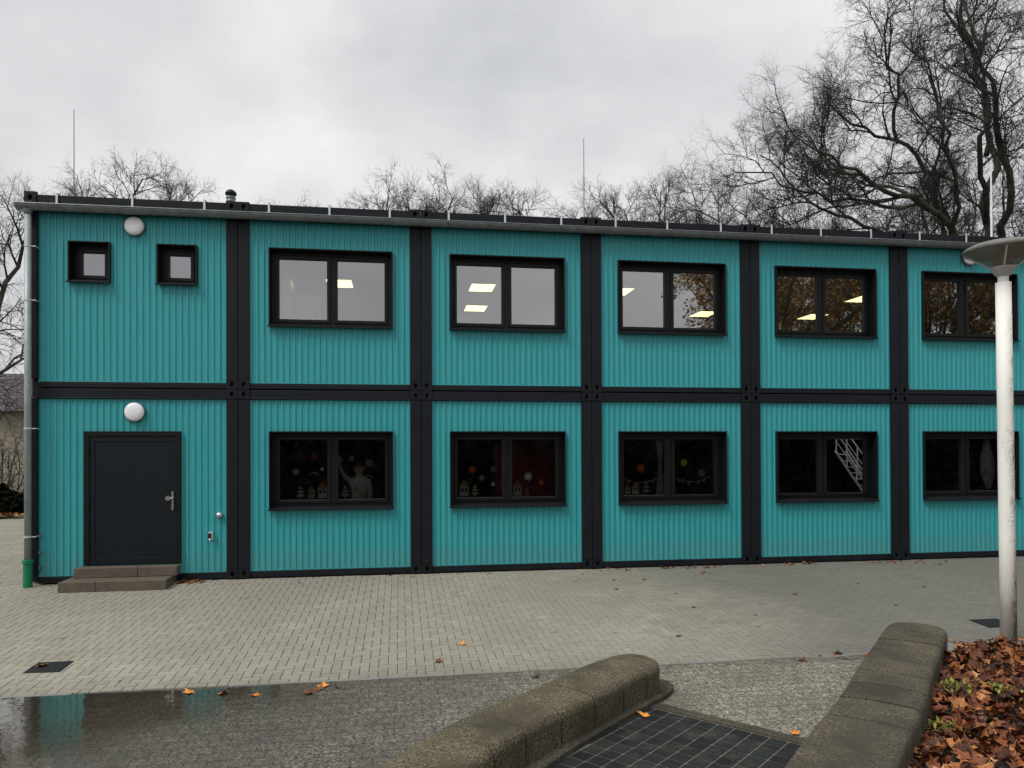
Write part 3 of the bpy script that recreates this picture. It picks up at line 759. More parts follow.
# steps
t = T('doorstep', (1.3,-.3,0), 'brown concrete doorstep of two treads in front of the grey door', 'steps')
b = MB(); b.box(.50,1.03,-.60,-.018,-.06,.125); b.box(1.034,2.05,-.60,-.018,-.06,.125); t.part(b, 'tread', M['step'], bevel=.008)
b = MB(); b.box(.58,1.52,-.24,-.016,.127,.28); b.box(1.524,2.11,-.24,-.016,.127,.28); t.part(b, 'tread', M['step'], bevel=.008)
# roof vent and rods
t = T('roof_vent', (2.68,1.0,6.2), 'grey roof vent pipe with a mushroom cap above the first seam', 'vent pipe')
b = MB(); b.tube([(2.68,1,6.2),(2.68,1,6.66)], .075, 20); b.lathe([(.082,6.60),(.086,6.61),(.082,6.62)], 20, (2.68,1,0)); b.lathe([(.082,6.54),(.086,6.55),(.082,6.56)], 20, (2.68,1,0)); t.part(b, 'pipe', M['galv'], smooth=True)
b = MB(); b.lathe([(.06,6.66),(.095,6.67),(.10,6.695),(.078,6.735),(.04,6.76),(.001,6.765)], 24, (2.68,1,0)); t.part(b, 'cap', M['anthracite'], smooth=True)
def rod(x, y, z1, r, label, m='galv'):
    t = T('lightning_rod', (x,y,6.2), label, 'lightning rod', 'lightning rods on the roof')
    b = MB(); b.tube([(x,y,6.27),(x,y,z1)], [r, r*.6], 8); t.part(b, 'rod', M[m])
    b = MB(); b.lathe([(.12,6.2),(.12,6.25),(.05,6.27),(.02,6.33)], 16, (x,y,0)); t.part(b, 'foot', M['concrete'])
rod(.17, .8, 7.93, .010, 'thin grey lightning rod at the left end of the roof')
rod(9.08, .8, 7.98, .010, 'thin grey lightning rod near the middle of the roof')
rod(17.6, .7, 8.0, .022, 'thick white lightning rod on the roof above the lamp post', 'white')

# ------------------------------------------------------------------ drains
def drain(cx, cy, w_, d_, label, rot=0):
    z = gz(cy); t = T('drain_grate', (cx,cy,z), label, 'drain')
    b = MB(); s = .26/4.93
    zz = lambda y: gz(y)+.003
    def slab(x0,x1,y0,y1,h):
        b.mesh([(x0,y0,zz(y0)-.02),(x1,y0,zz(y0)-.02),(x1,y1,zz(y1)-.02),(x0,y1,zz(y1)-.02),(x0,y0,zz(y0)+h),(x1,y0,zz(y0)+h),(x1,y1,zz(y1)+h),(x0,y1,zz(y1)+h)], [(3,2,1,0),(4,5,6,7),(0,1,5,4),(1,2,6,5),(2,3,7,6),(3,0,4,7)])
    x0,x1,y0,y1 = cx-w_/2,cx+w_/2,cy-d_/2,cy+d_/2; r = .025
    slab(x0,x1,y0,y0+r,.003); slab(x0,x1,y1-r,y1,.003); slab(x0,x0+r,y0+r,y1-r,.003); slab(x1-r,x1,y0+r,y1-r,.003)
    t.part(b, 'rim', M['anthracite2'])
    b = MB(); slab(x0+r,x1-r,y0+r,y1-r,.001)
    t.part(b, 'pit', M['dark'])
    b = MB(); n = 7
    for i in range(n): xx = x0+r+(i+.5)*(x1-x0-2*r)/n; slab(xx-.007,xx+.007,y0+r,y1-r,.0025)
    t.part(b, 'grille', M['anthracite2'])
drain(1.89,-4.09,.36,.34,'dark square drain grate in the pale paving at the left with a leaf on it')
drain(13.38,-4.0,.42,.36,'dark drain grate in the darker paving beside the lamp post')

# ------------------------------------------------------------------ lamp post
LP = T('lamp_post', (12.93,-4.74,-.24), 'white weathered lamp post with a wide flat conical glass head', 'lamp post')
def paintpost():
    m, nt, N, L, B = newmat('weathered_white_paint')
    tc = N.new('ShaderNodeTexCoord'); P = tc.outputs['Object']
    mp = N.new('ShaderNodeMapping'); mp.inputs['Scale'].default_value = (1,1,.35); L.new(P, mp.inputs[0])
    n = noise(N, L, mp.outputs[0], 26, 6, .85); n2 = noise(N, L, mp.outputs[0], 3, 4)
    sep = N.new('ShaderNodeSeparateXYZ'); L.new(P, sep.inputs[0])
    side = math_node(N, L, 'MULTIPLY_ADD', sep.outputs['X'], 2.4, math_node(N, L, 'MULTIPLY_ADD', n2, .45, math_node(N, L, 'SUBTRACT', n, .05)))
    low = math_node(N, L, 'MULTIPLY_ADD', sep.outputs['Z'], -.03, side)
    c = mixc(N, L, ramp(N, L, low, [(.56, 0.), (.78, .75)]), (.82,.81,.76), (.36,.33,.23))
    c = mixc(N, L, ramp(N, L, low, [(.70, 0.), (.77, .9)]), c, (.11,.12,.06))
    mq = N.new('ShaderNodeMapping'); mq.inputs['Scale'].default_value = (1,1,.6); L.new(P, mq.inputs[0])
    fs = noise(N, L, mq.outputs[0], 55, 4, .8); pm = noise(N, L, mq.outputs[0], 2.6, 3)
    k = math_node(N, L, 'MULTIPLY', ramp(N, L, fs, [(.50, 0.), (.58, 1.)]), ramp(N, L, math_node(N, L, 'MULTIPLY_ADD', sep.outputs['X'], 1.5, pm), [(.45, 0.), (.60, .8)]))
    c = mixc(N, L, k, c, (.20,.18,.11))
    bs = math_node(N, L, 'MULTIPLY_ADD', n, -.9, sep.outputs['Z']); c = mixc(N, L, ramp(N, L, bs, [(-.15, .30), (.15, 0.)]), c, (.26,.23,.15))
    L.new(c, B.inputs['Base Color']); B.inputs['Roughness'].default_value = .6
    return m
M['post'] = paintpost()
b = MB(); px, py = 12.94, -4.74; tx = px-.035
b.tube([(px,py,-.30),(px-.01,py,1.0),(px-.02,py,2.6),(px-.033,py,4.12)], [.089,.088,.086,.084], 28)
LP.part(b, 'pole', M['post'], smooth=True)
b = MB(); b.tube([(tx,py,4.10),(tx,py,4.21)], .058, 20); LP.part(b, 'neck', M['post'], smooth=True)
b = MB(); b.lathe([(.055,4.19),(.075,4.20),(.135,4.285),(.132,4.31),(.115,4.315)], 28, (tx,py,0)); LP.part(b, 'collar', mat('lamp_grey', (.42,.41,.38), .5, 0, .12, 6), smooth=False)
def shadeglass():
    m, nt, N, L, B = newmat('aged_clear_plastic'); out = N['Material Output']
    t = N.new('ShaderNodeBsdfTransparent'); t.inputs[0].default_value = (.74,.72,.66,1)
    B.inputs['Base Color'].default_value = (.34,.33,.29,1); B.inputs['Roughness'].default_value = .25
    mx = N.new('ShaderNodeMixShader'); mx.inputs[0].default_value = .40; L.new(t.outputs[0], mx.inputs[1]); L.new(B.outputs[0], mx.inputs[2]); L.new(mx.outputs[0], out.inputs[0]); return m
b = MB(); b.lathe([(.125,4.305),(.27,4.40),(.405,4.485),(.412,4.515)], 48, (tx,py,0)); LP.part(b, 'glass_cone', shadeglass(), smooth=True)
b = MB(); b.lathe([(.405,4.485),(.424,4.50),(.427,4.528),(.415,4.542),(.33,4.585),(.17,4.622),(.001,4.635)], 48, (tx,py,0)); b.lathe([(.405,4.49),(.392,4.525),(.27,4.555),(.001,4.565)], 48, (tx,py,0))
LP.part(b, 'lid', mat('lamp_lid_grey', (.12,.115,.10), .55, 0, .25, 6), smooth=True)
for k in range(4):
    a = math.pi/4 + k*math.pi/2 + .15; b = MB(); b.tube([(tx+.118*math.cos(a),py+.118*math.sin(a),4.30),(tx+.402*math.cos(a),py+.402*math.sin(a),4.492)], .011, 6); LP.part(b, 'strut', M['galvpale'])
b = MB()
for i in range(7): b.lathe([(.085+.004*i,4.32+.031*i),(.104+.004*i,4.332+.031*i),(.087+.004*i,4.346+.031*i)], 24, (tx,py,0))
b.tube([(tx,py,4.30),(tx,py,4.56)], .075, 18)
LP.part(b, 'louvre', mat('louvre_brass', (.22,.19,.13), .45, .2, .2, 8))

# ------------------------------------------------------------------ leaves
def leaf_pts(s, rr):
    """five-lobed plane leaf outline, unit radius"""
    pts = []
    lob = [(0,1.0),(38,.52),(62,.92),(92,.45),(125,.70),(165,.38)]
    for a, r in lob: pts.append((a, r))
    full = pts + [(-a, r) for a, r in reversed(pts[1:])]
    return [(r*s*math.sin(R(a)), r*s*math.cos(R(a))) for a, r in full]
def add_leaf(b, x, y, z, s, rr, c, tilt=.5, curl=.35):
    o = leaf_pts(s, rr); ax = rr.uniform(0, 2*math.pi); k1 = rr.uniform(-curl, curl)/s; k2 = rr.uniform(-curl, curl)/s
    tx_, ty_ = rr.uniform(-tilt, tilt), rr.uniform(-tilt, tilt)
    Mx = Matrix.Rotation(ax, 3, 'Z') @ Matrix.Rotation(tx_, 3, 'X') @ Matrix.Rotation(ty_, 3, 'Y')
    ctr = Mx @ Vector((0,0,0)); vs = [ctr]
    for (u, v) in o: vs.append(Mx @ Vector((u, v, k1*u*u + k2*v*v + rr.uniform(-.05,.05)*s)))
    # mid ring point keeps the blade folded along the midrib
    vs = [(p.x+x, p.y+y, p.z+z) for p in vs]
    n = len(o); mn = min(v[2] for v in vs); lift = z - mn if mn < z - .03 else 0
    vs = [(p[0], p[1], p[2]+lift*.6) for p in vs]
    b.mesh(vs, [(0, i+1, (i+1) % n + 1) for i in range(n)], c)
rr = random.Random(11)
def bedz(x, y):
    # distance from the wall line and from the outer edge
    dw = ((x-11.5)*.72 - (y+5.3)*.69)     # > 0 away from the wall
    e = max(0, min(1, (-4.86 - y)/.6)); d = max(0, min(1, dw/.5))
    return -.262 + .07*e + .05*math.sin(x*3.1)*math.cos(y*2.7)*e + .04*e*d
b = MB(); nx, ny = 46, 46
bedpoly = lambda x, y: (x-11.5)*.72 - (y+5.3)*.69 > .02 and y < -4.86 - .06*math.sin(x*4) - max(0, (12.6-x))*.60
for i in range(nx):
    for j in range(ny):
        x0 = 8.4 + i*.18; y0 = -10.6 + j*.13
        if bedpoly(x0+.09, y0+.065):
            b.poly([(x, y, bedz(x, y)) for x, y in ((x0,y0),(x0+.18,y0),(x0+.18,y0+.13),(x0,y0+.13))])
tag(b.build('soil', M['soil'], smooth=True), kind='structure')
b = MB(); cnt = 0
while cnt < 13500:
    x = rr.uniform(8.5, 16.5); y = rr.uniform(-10.5, -4.8)
    if not bedpoly(x, y): continue
    cnt += 1; c = min(1, max(0, rr.gauss(.38, .27))); s = rr.uniform(.022, .06) if rr.random() < .6 else rr.uniform(.06, .10)
    add_leaf(b, x, y, bedz(x, y)+rr.uniform(.004, .07), s, rr, c, .85, .75)
tag(b.build('leaf_litter', M['leaf'], color=True), 'thick layer of dry red-brown leaves covering the bed right of the dark low wall', 'leaf litter', kind='stuff')
# drifts of small leaves against the building and the doorstep
def drift(name_label, spots, size=(.03,.065)):
    b = MB()
    for (x0, y0, sx, sy, n) in spots:
        for _ in range(n):
            x = rr.gauss(x0, sx); y = rr.gauss(y0, sy)
            if y > -.03: y = -.03 - rr.random()*.05
            add_leaf(b, x, y, gz(y)+rr.uniform(.006,.03), rr.uniform(*size), rr, min(1, max(0, rr.gauss(.5,.2))), .5, .4)
    tag(b.build('leaf_drift', M['leaf'], color=True), name_label, 'leaf litter', kind='stuff')
drift('small drift of orange-brown leaves in the corner between doorstep and panel', [(2.28,-.09,.13,.06,50)])
drift('scattered crumbs of brown leaves along the foot of the right half of the building', [(9.5,-.12,.15,.08,12),(10.4,-.1,.2,.05,26),(11.15,-.12,.15,.06,14),(12.6,-.1,.15,.04,12),(13.1,-.1,.1,.04,10),(14.5,-.12,.2,.05,14),(15.4,-.3,.3,.1,8),(5.7,-.15,.1,.05,5),(9.3,-.7,.5,.2,6),(11.1,-.5,.4,.1,6)], (.025,.055))
drift('wet brown leaf scraps along the seam between the pale and old paving', [(11.0,-5.0,.3,.05,5),(10.5,-4.98,.2,.05,4),(12.3,-4.75,.3,.05,24),(13.1,-4.78,.3,.04,22),(4.8,-5.2,.1,.06,5)], (.03,.06))
LV = [ # x, y, size, material, colour, label
 (3.60,-5.10,.085,'orange',.7,'orange leaf in the puddle edge, leftmost of the row along the paving seam'),
 (3.92,-5.17,.075,'orange',.2,'reddish leaf at the puddle edge between two brighter orange leaves'),
 (4.25,-5.28,.075,'orange',.4,'dark orange leaf lying flat near the paving seam left of the middle'),
 (4.86,-5.12,.085,'orange',.8,'bright orange leaf just below the paving seam, upper one of a pair'),
 (4.75,-5.32,.08,'leaf',.5,'brown leaf on the old paving, lower one of a pair'),
 (6.35,-3.93,.07,'orange',.75,'small orange leaf alone on the pale paving in front of the second seam'),
 (6.04,-4.50,.07,'leaf',.45,'curled red-brown leaf alone on the pale paving near its front edge'),
 (7.77,-6.42,.085,'orange',1.,'bright yellow-orange leaf lying on the dark square tiles'),
 (8.86,-7.03,.06,'orange',.6,'small orange leaf at the corner of the tiles against the right low wall'),
 (10.90,-4.99,.08,'leaf',.6,'reddish leaf at the seam touching the left side of the dark low wall'),
 (10.62,-4.86,.075,'leaf',.02,'flat black-brown leaf on the seam left of the dark low wall'),
 (10.05,-5.05,.07,'leaf',.25,'brown leaf on the old paving between the two low walls'),
 (1.80,-4.03,.085,'orange',.5,'pale orange leaf lying on the left drain grate'),
 (9.04,-3.98,.06,'leaf',.5,'brown leaf on the pale paving above the left low wall end'),
 (8.99,-1.50,.06,'leaf',.3,'red-brown leaf in front of the third dark post pair'),
 (10.24,-3.70,.05,'orange',.8,'small yellowish leaf on the paving between the low walls and the building'),
 (10.43,-3.22,.04,'leaf',.1,'tiny dark leaf halfway between building and low walls'),
 (13.0,-1.66,.05,'leaf',.2,'dark brown leaf in front of the fifth window column'),
 (12.7,-3.0,.045,'leaf',.1,'dark leaf on the darker paving left of the lamp post'),
 (13.9,-2.04,.045,'leaf',.15,'small dark leaf near the building left of the lamp post'),
 (.20,-.12,.04,'leaf',.3,'small brown leaf at the foot of the green standpipe'),
 (4.04,-.42,.035,'leaf',.1,'tiny dark leaf near the foot of the first wide panel'),
 (5.90,-.62,.035,'leaf',.1,'tiny dark leaf near the second dark post pair'),
 (7.15,-.12,.05,'orange',.5,'small orange leaf at the foot of the third panel'),
 (2.78,-4.63,.03,'leaf',.9,'tiny pale leaf scrap right of the left drain grate'),
 (9.62,-.95,.06,'leaf',.55,'reddish leaf near the building below the third wide lower window'),
 (9.75,-2.7,.05,'leaf',.05,'blackish leaf on the paving between the curved low wall and the building'),
 (11.6,-2.2,.055,'leaf',.5,'red-brown leaf on the paving below the fourth wide lower window'),
 (9.8,-1.9,.04,'leaf',.15,'tiny brown leaf in front of the fourth lower panel'),
 (7.02,-5.15,.06,'leaf',.05,'blackened leaf against the far side of the curved low wall'),
]
for i, (x, y, s, m_, c, lab) in enumerate(LV):
    b = MB(); r2 = random.Random(100+i); add_leaf(b, x, y, gz(y)+.012, s, r2, c, .25, .5)
    o = b.build('fallen_leaf', M[m_], origin=(x, y, gz(y)), color=True); tag(o, lab, 'leaf', 'single leaves on the paving')
# weeds in the bed
def weed(x, y, s, label):
    z = bedz(x, y); b = MB(); r2 = random.Random(int(x*100))
    for i in range(150):
        a = r2.uniform(0, 6.28); t = r2.uniform(.1, 1.3); L_ = s*r2.uniform(.18, .48)
        p0 = Vector((x+r2.gauss(0,s*.3), y+r2.gauss(0,s*.3), z+.05)); d = Vector((math.cos(a)*math.cos(t), math.sin(a)*math.cos(t), math.sin(t)))
        p1 = p0 + d*L_*.55; p2 = p0 + d*L_ + Vector((0,0,-.15*L_)); w_ = d.cross(Vector((0,0,1))).normalized()*L_*.16
        b.poly([p0, p1+w_, p2, p1-w_], r2.random())
    tag(b.build('weed_tuft', M['weed'], origin=(x,y,z), color=True), label, 'weed', 'green weeds in the leaf bed')
weed(10.62,-6.70,.22,'yellow-green weed tuft against the dark low wall, left one in the leaf bed')
weed(10.98,-6.78,.19,'yellow-green weed tuft among the leaves, middle one in the leaf bed')
weed(11.60,-6.80,.18,'green weed tuft among the leaves at the right edge of the photo')
weed(9.92,-7.42,.20,'dark green weed tuft at the foot of the dark low wall near the photo bottom')

# ------------------------------------------------------------------ window decorations (lower floor)
YD = .225
paper = lambda n, c: mat('paper_'+n, c, .8, 0, .08, 20)
PM = dict(red=paper('red',(.30,.05,.04)), orange=paper('orange',(.70,.14,.02)), white=paper('white',(.75,.75,.72)), teal=paper('teal',(.10,.28,.27)),
          yellow=paper('yellow',(.72,.62,.06)), pink=paper('pink',(.36,.20,.19)), grey=paper('grey',(.35,.36,.34)), brown=paper('brown',(.34,.17,.10)), cream=paper('cream',(.42,.43,.36)))
def star(x, z, r, col, label, n=7, name='paper_star'):
    b = MB(); pts = []
    for k in range(2*n):
        a = math.pi*k/n + .3; q = r if k % 2 == 0 else r*.62; pts.append((x+q*math.cos(a), z+q*math.sin(a)))
    m_ = len(pts); v = [(p[0], YD, p[1]) for p in pts] + [(p[0], YD+.006, p[1]) for p in pts]
    b.mesh(v, [tuple(range(m_)), tuple(reversed(range(m_, 2*m_)))] + [(i, (i+1)%m_, m_+(i+1)%m_, m_+i) for i in range(m_)])
    tag(b.build(name, PM[col], origin=(x,YD,z)), label, 'paper star', 'paper stars on the lower windows')
def plate(b, pts, y=None, d=.006):
    y = y or YD; m_ = len(pts); v = [(p[0], y, p[1]) for p in pts] + [(p[0], y+d, p[1]) for p in pts]
    b.mesh(v, [tuple(range(m_)), tuple(reversed(range(m_, 2*m_)))] + [(i, (i+1)%m_, m_+(i+1)%m_, m_+i) for i in range(m_)])
def house(x, z, w_, h_, col, label):
    t = T('paper_house', (x,YD,z), label, 'paper house', 'paper houses along the window bottoms')
    b = MB(); bw = w_*.78
    # wall with two window openings left free
    plate(b, [(x-bw/2,z),(x+bw/2,z),(x+bw/2,z+h_*.30),(x-bw/2,z+h_*.30)])
    for a, c in ((-.5,-.34),(-.08,.08),(.34,.5)): plate(b, [(x+a*bw,z+h_*.30),(x+c*bw,z+h_*.30),(x+c*bw,z+h_*.52),(x+a*bw,z+h_*.52)])
    plate(b, [(x-bw/2,z+h_*.52),(x+bw/2,z+h_*.52),(x+bw/2,z+h_*.60),(x-bw/2,z+h_*.60)])
    t.part(b, 'wall', PM[col])
    b = MB(); plate(b, [(x-w_/2,z+h_*.60),(x+w_/2,z+h_*.60),(x+w_*.1,z+h_),(x-w_*.1,z+h_)]); t.part(b, 'roof', PM['brown'])
def papertree(x, z, w_, h_, label, col='cream'):
    b = MB()
    for k, f in enumerate((1,.74,.48)):
        za = z+h_*(.14+.28*k); plate(b, [(x-w_/2*f,za),(x+w_/2*f,za),(x+w_/2*f*.45,za+h_*.2),(x-w_/2*f*.45,za+h_*.2)])
    plate(b, [(x-.012,z),(x+.012,z),(x+.012,z+h_*.14),(x-.012,z+h_*.14)])
    tag(b.build('paper_tree', PM[col], origin=(x,YD,z)), label, 'paper tree', 'paper fir trees along the window bottoms')
def arc(x, z, r, label):
    b = MB(); pts = [(x+r*math.cos(math.pi*k/10), YD+.004, z+r*.55*math.sin(math.pi*k/10)) for k in range(11)]; b.tube(pts, .011, 6)
    tag(b.build('paper_arc', PM['cream'], origin=(x,YD,z)), label, 'paper decoration')
zb = 1.305
# first wide lower window
star(4.20,2.01,.075,'red','dull red paper star high in the left pane of the first wide lower window')
star(3.89,1.76,.075,'grey','grey paper star at the left of the left pane of the first wide lower window')
star(4.33,1.80,.035,'white','tiny white paper star in the left pane of the first wide lower window')
arc(4.19,1.69,.085,'pale paper arch above the houses in the left pane of the first lower window')
papertree(3.97,zb,.16,.23,'pale striped paper fir tree, left end of the row in the first wide lower window')
house(4.15,zb,.14,.20,'grey','small grey paper house in the left pane of the first wide lower window')
house(4.33,zb,.19,.27,'cream','larger pale paper house next to the mullion of the first wide lower window')
star(4.82,1.98,.055,'pink','small pink paper star in the right pane of the first wide lower window')
star(5.12,1.90,.08,'brown','brown paper star above right of the waving person')
papertree(4.71,zb,.15,.22,'dim paper fir tree in front of the waving person','grey')
house(4.90,zb,.14,.20,'cream','small pale paper house in front of the waving person')
arc(5.10,1.64,.075,'pale paper arch at the shoulder of the waving person')
# second
star(6.89,1.77,.08,'orange','bright orange paper star in the left pane of the second wide lower window')
star(7.27,1.77,.07,'teal','dull teal paper star in the left pane of the second wide lower window')
star(7.06,1.62,.06,'grey','faint grey paper star between orange and teal ones in the second wide lower window')
star(7.26,1.51,.045,'white','tiny white paper star low in the left pane of the second wide lower window')
house(6.75,zb,.20,.27,'cream','pale paper house at the left end of the second wide lower window')
papertree(6.94,zb,.15,.21,'striped paper fir tree beside the house in the second wide lower window')
star(7.89,1.64,.085,'white','large white paper star in the right pane of the second wide lower window')
star(8.13,1.53,.055,'orange','small orange paper star in the right pane of the second wide lower window')
star(8.22,1.80,.05,'red','faint red paper star in the upper right of the second wide lower window')
house(7.70,zb,.19,.27,'cream','pale paper house right of the mullion of the second wide lower window')
house(7.87,zb,.09,.14,'pink','tiny pinkish paper house beside a larger one in the second wide lower window')
# third
star(9.97,1.77,.085,'orange','orange paper star in the left pane of the third wide lower window')
star(10.79,1.87,.08,'yellow','yellow-green paper star in the right pane of the third wide lower window')
star(11.13,1.67,.085,'pink','pinkish paper star in the right pane of the third wide lower window')
star(10.77,1.54,.055,'brown','faint brown paper star low in the right pane of the third wide lower window')
house(9.72,zb,.13,.18,'cream','small greenish paper house at the left end of the third wide lower window')
house(9.87,zb,.16,.22,'cream','larger paper house with two windows in the third wide lower window')
papertree(10.07,zb,.16,.26,'grey paper fir tree near the curtain of the third wide lower window','grey')
b = MB()
for xa, xb_ in ((9.64,10.34),(10.60,11.32)):
    pts = [(xa+(xb_-xa)*k/12, YD+.05, 1.60-.09*math.sin(math.pi*k/12)) for k in range(13)]; b.tube(pts, .008, 5)
    for k in (2,5,8,10): 
        p = pts[k]; plate(b, [(p[0]-.035,p[2]),(p[0],p[2]-.07),(p[0]+.035,p[2])], YD+.05, .004)
tag(b.build('garland', PM['grey'], origin=(10.4,YD,1.6)), 'pale bunting garland sagging across both panes of the third wide lower window', 'garland')
def curtain(xc, w_, z0, z1, y, label, m_, pinch=.5, seed=0):
    b = MB(); nu, nv_ = 28, 16; g = []
    for j in range(nv_+1):
        v = j/nv_; wd = w_*(1-pinch*math.sin(math.pi*v)); row = []
        for i in range(nu+1):
            u = i/nu; row.append((xc+(u-.5)*wd, y+.02*math.sin(u*26+seed), z0+(z1-z0)*v))
        g.append(row)
    for j in range(nv_):
        for i in range(nu): b.poly([g[j][i],g[j][i+1],g[j+1][i+1],g[j+1][i]])
    tag(b.build('curtain', m_, smooth=True, origin=(xc,y,z0)), label, 'curtain')
fab = mat('sheer_fabric', (.55,.56,.54), .9, 0, .06, 6)
curtain(10.36,.16,1.28,2.36,.30,'narrow pale curtain gathered by the mullion of the third wide lower window', fab, .5)
b = MB(); prof = [(2.34,.04),(2.25,.07),(2.05,.10),(1.85,.145),(1.65,.15),(1.45,.10),(1.30,.05)]
nn_ = 20
for i, (z_, r_) in enumerate(prof):
    for k in range(nn_): a = 2*math.pi*k/nn_; q = r_*(1+.12*math.sin(5*a+z_*3)); b.v.append((17.28+q*math.cos(a)+.03*(2.34-z_), .52+q*.5*math.sin(a), z_))
for i in range(len(prof)-1):
    for k in range(nn_): b.f.append((i*nn_+k, i*nn_+(k+1)%nn_, (i+1)*nn_+(k+1)%nn_, (i+1)*nn_+k)); b.c.append(.5)
tag(b.build('hanging_cloth', mat('white_cloth', (.6,.59,.54), .9, 0, .1, 5), smooth=True, origin=(17.28,.52,1.3)), 'pale gathered cloth hanging in the lower window beside the lamp post', 'cloth')
# things in the upper rooms
b = MB(); b.box(3.42,3.74,.75,1.25,3.28,5.15); b.box(3.70,4.2,1.3,1.34,3.28,4.98); b.box(3.75,3.78,1.2,2.0,3.28,5.0); b.box(3.78,4.1,1.2,1.23,3.28,4.9); b.box(3.78,4.1,1.23,2.0,4.88,4.9); b.box(3.78,4.1,1.23,2.0,4.4,4.42)
tag(b.build('open_shelf', M['white'], origin=(3.9,1.6,3.27)), 'white open shelf unit standing in the left pane of the first wide upper window', 'shelf')
b = MB(); b.mesh([(4.62,.5,4.1),(4.72,.5,4.1),(4.80,.45,4.52),(4.70,.45,4.58),(4.62,.7,4.1),(4.72,.7,4.1),(4.80,.65,4.52),(4.70,.65,4.58)], [(0,1,2,3),(4,7,6,5),(0,3,7,4),(1,5,6,2),(3,2,6,7),(0,4,5,1)])
t_ = b.build('folded_chair', mat('chair_grey', (.12,.12,.13), .5), origin=(4.7,.6,4.1)); tag(t_, 'grey slanting chair back just above the sill of the first wide upper window', 'chair')
# ------------------------------------------------------------------ the waving person behind the first wide lower window
def skin_body(joints, edges, mats_, sub=2):
    me = bpy.data.meshes.new('person_body'); me.from_pydata([j[0] for j in joints], edges, [])
    o = bpy.data.objects.new('person_body', me); COL.objects.link(o)
    o.modifiers.new('skin', 'SKIN')
    for i, j in enumerate(joints):
        r = j[1]; me.skin_vertices[0].data[i].radius = r if isinstance(r, tuple) else (r, r)
    me.skin_vertices[0].data[0].use_root = True
    s = o.modifiers.new('sub', 'SUBSURF'); s.levels = sub; s.render_levels = sub
    dg = bpy.context.evaluated_depsgraph_get(); nm = bpy.data.meshes.new_from_object(o.evaluated_get(dg))
    bpy.data.objects.remove(o); return nm
PX, PY, PZ = 4.93, .56, .27
def J(x, y, z, r): return ((PX+x, PY+y, PZ+z), r)
jn = [J(0,0,.86,(.15,.11)), J(0,0,1.02,(.14,.10)), J(0,.01,1.20,(.16,.11)), J(0,.01,1.32,(.13,.09)), J(0,0,1.40,(.055,.055)), J(0,-.01,1.46,(.075,.085)), J(0,-.02,1.53,(.080,.095)), J(0,-.015,1.60,(.055,.065)),
      J(-.16,0,1.31,.058), J(-.27,-.10,1.42,.043), J(-.33,-.26,1.60,.030), J(-.335,-.29,1.66,.028),
      J(.16,0,1.31,.058), J(.20,-.02,1.06,.043), J(.16,-.20,.98,.030), J(.13,-.25,.98,.027),
      J(-.09,0,.76,.085), J(-.10,0,.44,.058), J(-.10,.02,.08,.042), J(-.11,-.10,.045,.04),
      J(.09,0,.76,.085), J(.10,0,.44,.058), J(.10,.02,.08,.042), J(.11,-.10,.045,.04)]
ed = [(0,1),(1,2),(2,3),(3,4),(4,5),(5,6),(6,7),(3,8),(8,9),(9,10),(10,11),(3,12),(12,13),(13,14),(14,15),(0,16),(16,17),(17,18),(18,19),(0,20),(20,21),(21,22),(22,23)]
def fingers(base, up, side, out):
    """five separate bent fingers rooted in the palm"""
    up, side, out = Vector(up).normalized(), Vector(side).normalized(), Vector(out).normalized(); bi = base
    for k, (off, ln) in enumerate(((-.030,.060),(-.011,.075),(.010,.078),(.030,.068))):
        p = Vector(jn[bi][0]) + side*off; a = len(jn)
        jn.append((tuple(p + up*.025), .009)); jn.append((tuple(p + up*(.025+ln*.5) + side*off*.25 + out*.006), .008)); jn.append((tuple(p + up*(.025+ln*.95) + side*off*.4 + out*.016), .007))
        ed.extend([(bi,a),(a,a+1),(a+1,a+2)])
    p = Vector(jn[bi][0]); a = len(jn)
    jn.append((tuple(p + side*.036 + up*-.005), .011)); jn.append((tuple(p + side*.062 + up*.018 + out*.01), .009)); jn.append((tuple(p + side*.072 + up*.042 + out*.014), .0075)); ed.extend([(bi,a),(a,a+1),(a+1,a+2)])
fingers(11, (0,-.1,1), (1,0,0), (0,-1,0)); fingers(15, (-.6,-.8,0), (0,0,1), (-.8,.6,0))
PT = T('person', (PX, PY, PZ), 'person in grey jumper and glasses waving one raised arm behind the first wide lower window', 'person')
me = skin_body(jn, ed, None)
skinm = mat('skin', (.62,.40,.31), .55, 0, .08, 8); jum = mat('grey_jumper', (.55,.56,.54), .9, 0, .12, 30, .3, 200); trs = mat('dark_trousers', (.03,.035,.05), .9)
for m_ in (skinm, jum, trs): me.materials.append(m_)
for p in me.polygons:
    c = p.center; x, y, z = c.x-PX, c.y-PY, c.z-PZ; mi = 1
    if z > 1.385 and abs(x) < .13: mi = 0
    if x < -.325 and z > 1.585: mi = 0
    if y < -.20 and x > .08 and z < 1.06: mi = 0
    if z < .84: mi = 2
    p.material_index = mi; p.use_smooth = True
me.transform(Matrix.Translation((-PX,-PY,-PZ)))
body = bpy.data.objects.new('body', me); COL.objects.link(body); body.parent = PT.o
def blob(c, r, n=12, m=8):
    b = MB()
    prof = [(max(.001, math.sin(math.pi*k/m)), -math.cos(math.pi*k/m)) for k in range(m+1)]
    vs = []
    for q, h in prof:
        for k in range(n): a = 2*math.pi*k/n; vs.append((c[0]+r[0]*q*math.cos(a), c[1]+r[1]*q*math.sin(a), c[2]+r[2]*h))
    b.mesh(vs, [(i*n+k, i*n+(k+1)%n, (i+1)*n+(k+1)%n, (i+1)*n+k) for i in range(m) for k in range(n)]); return b
hx, hy, hz = PX, PY, PZ+1.53
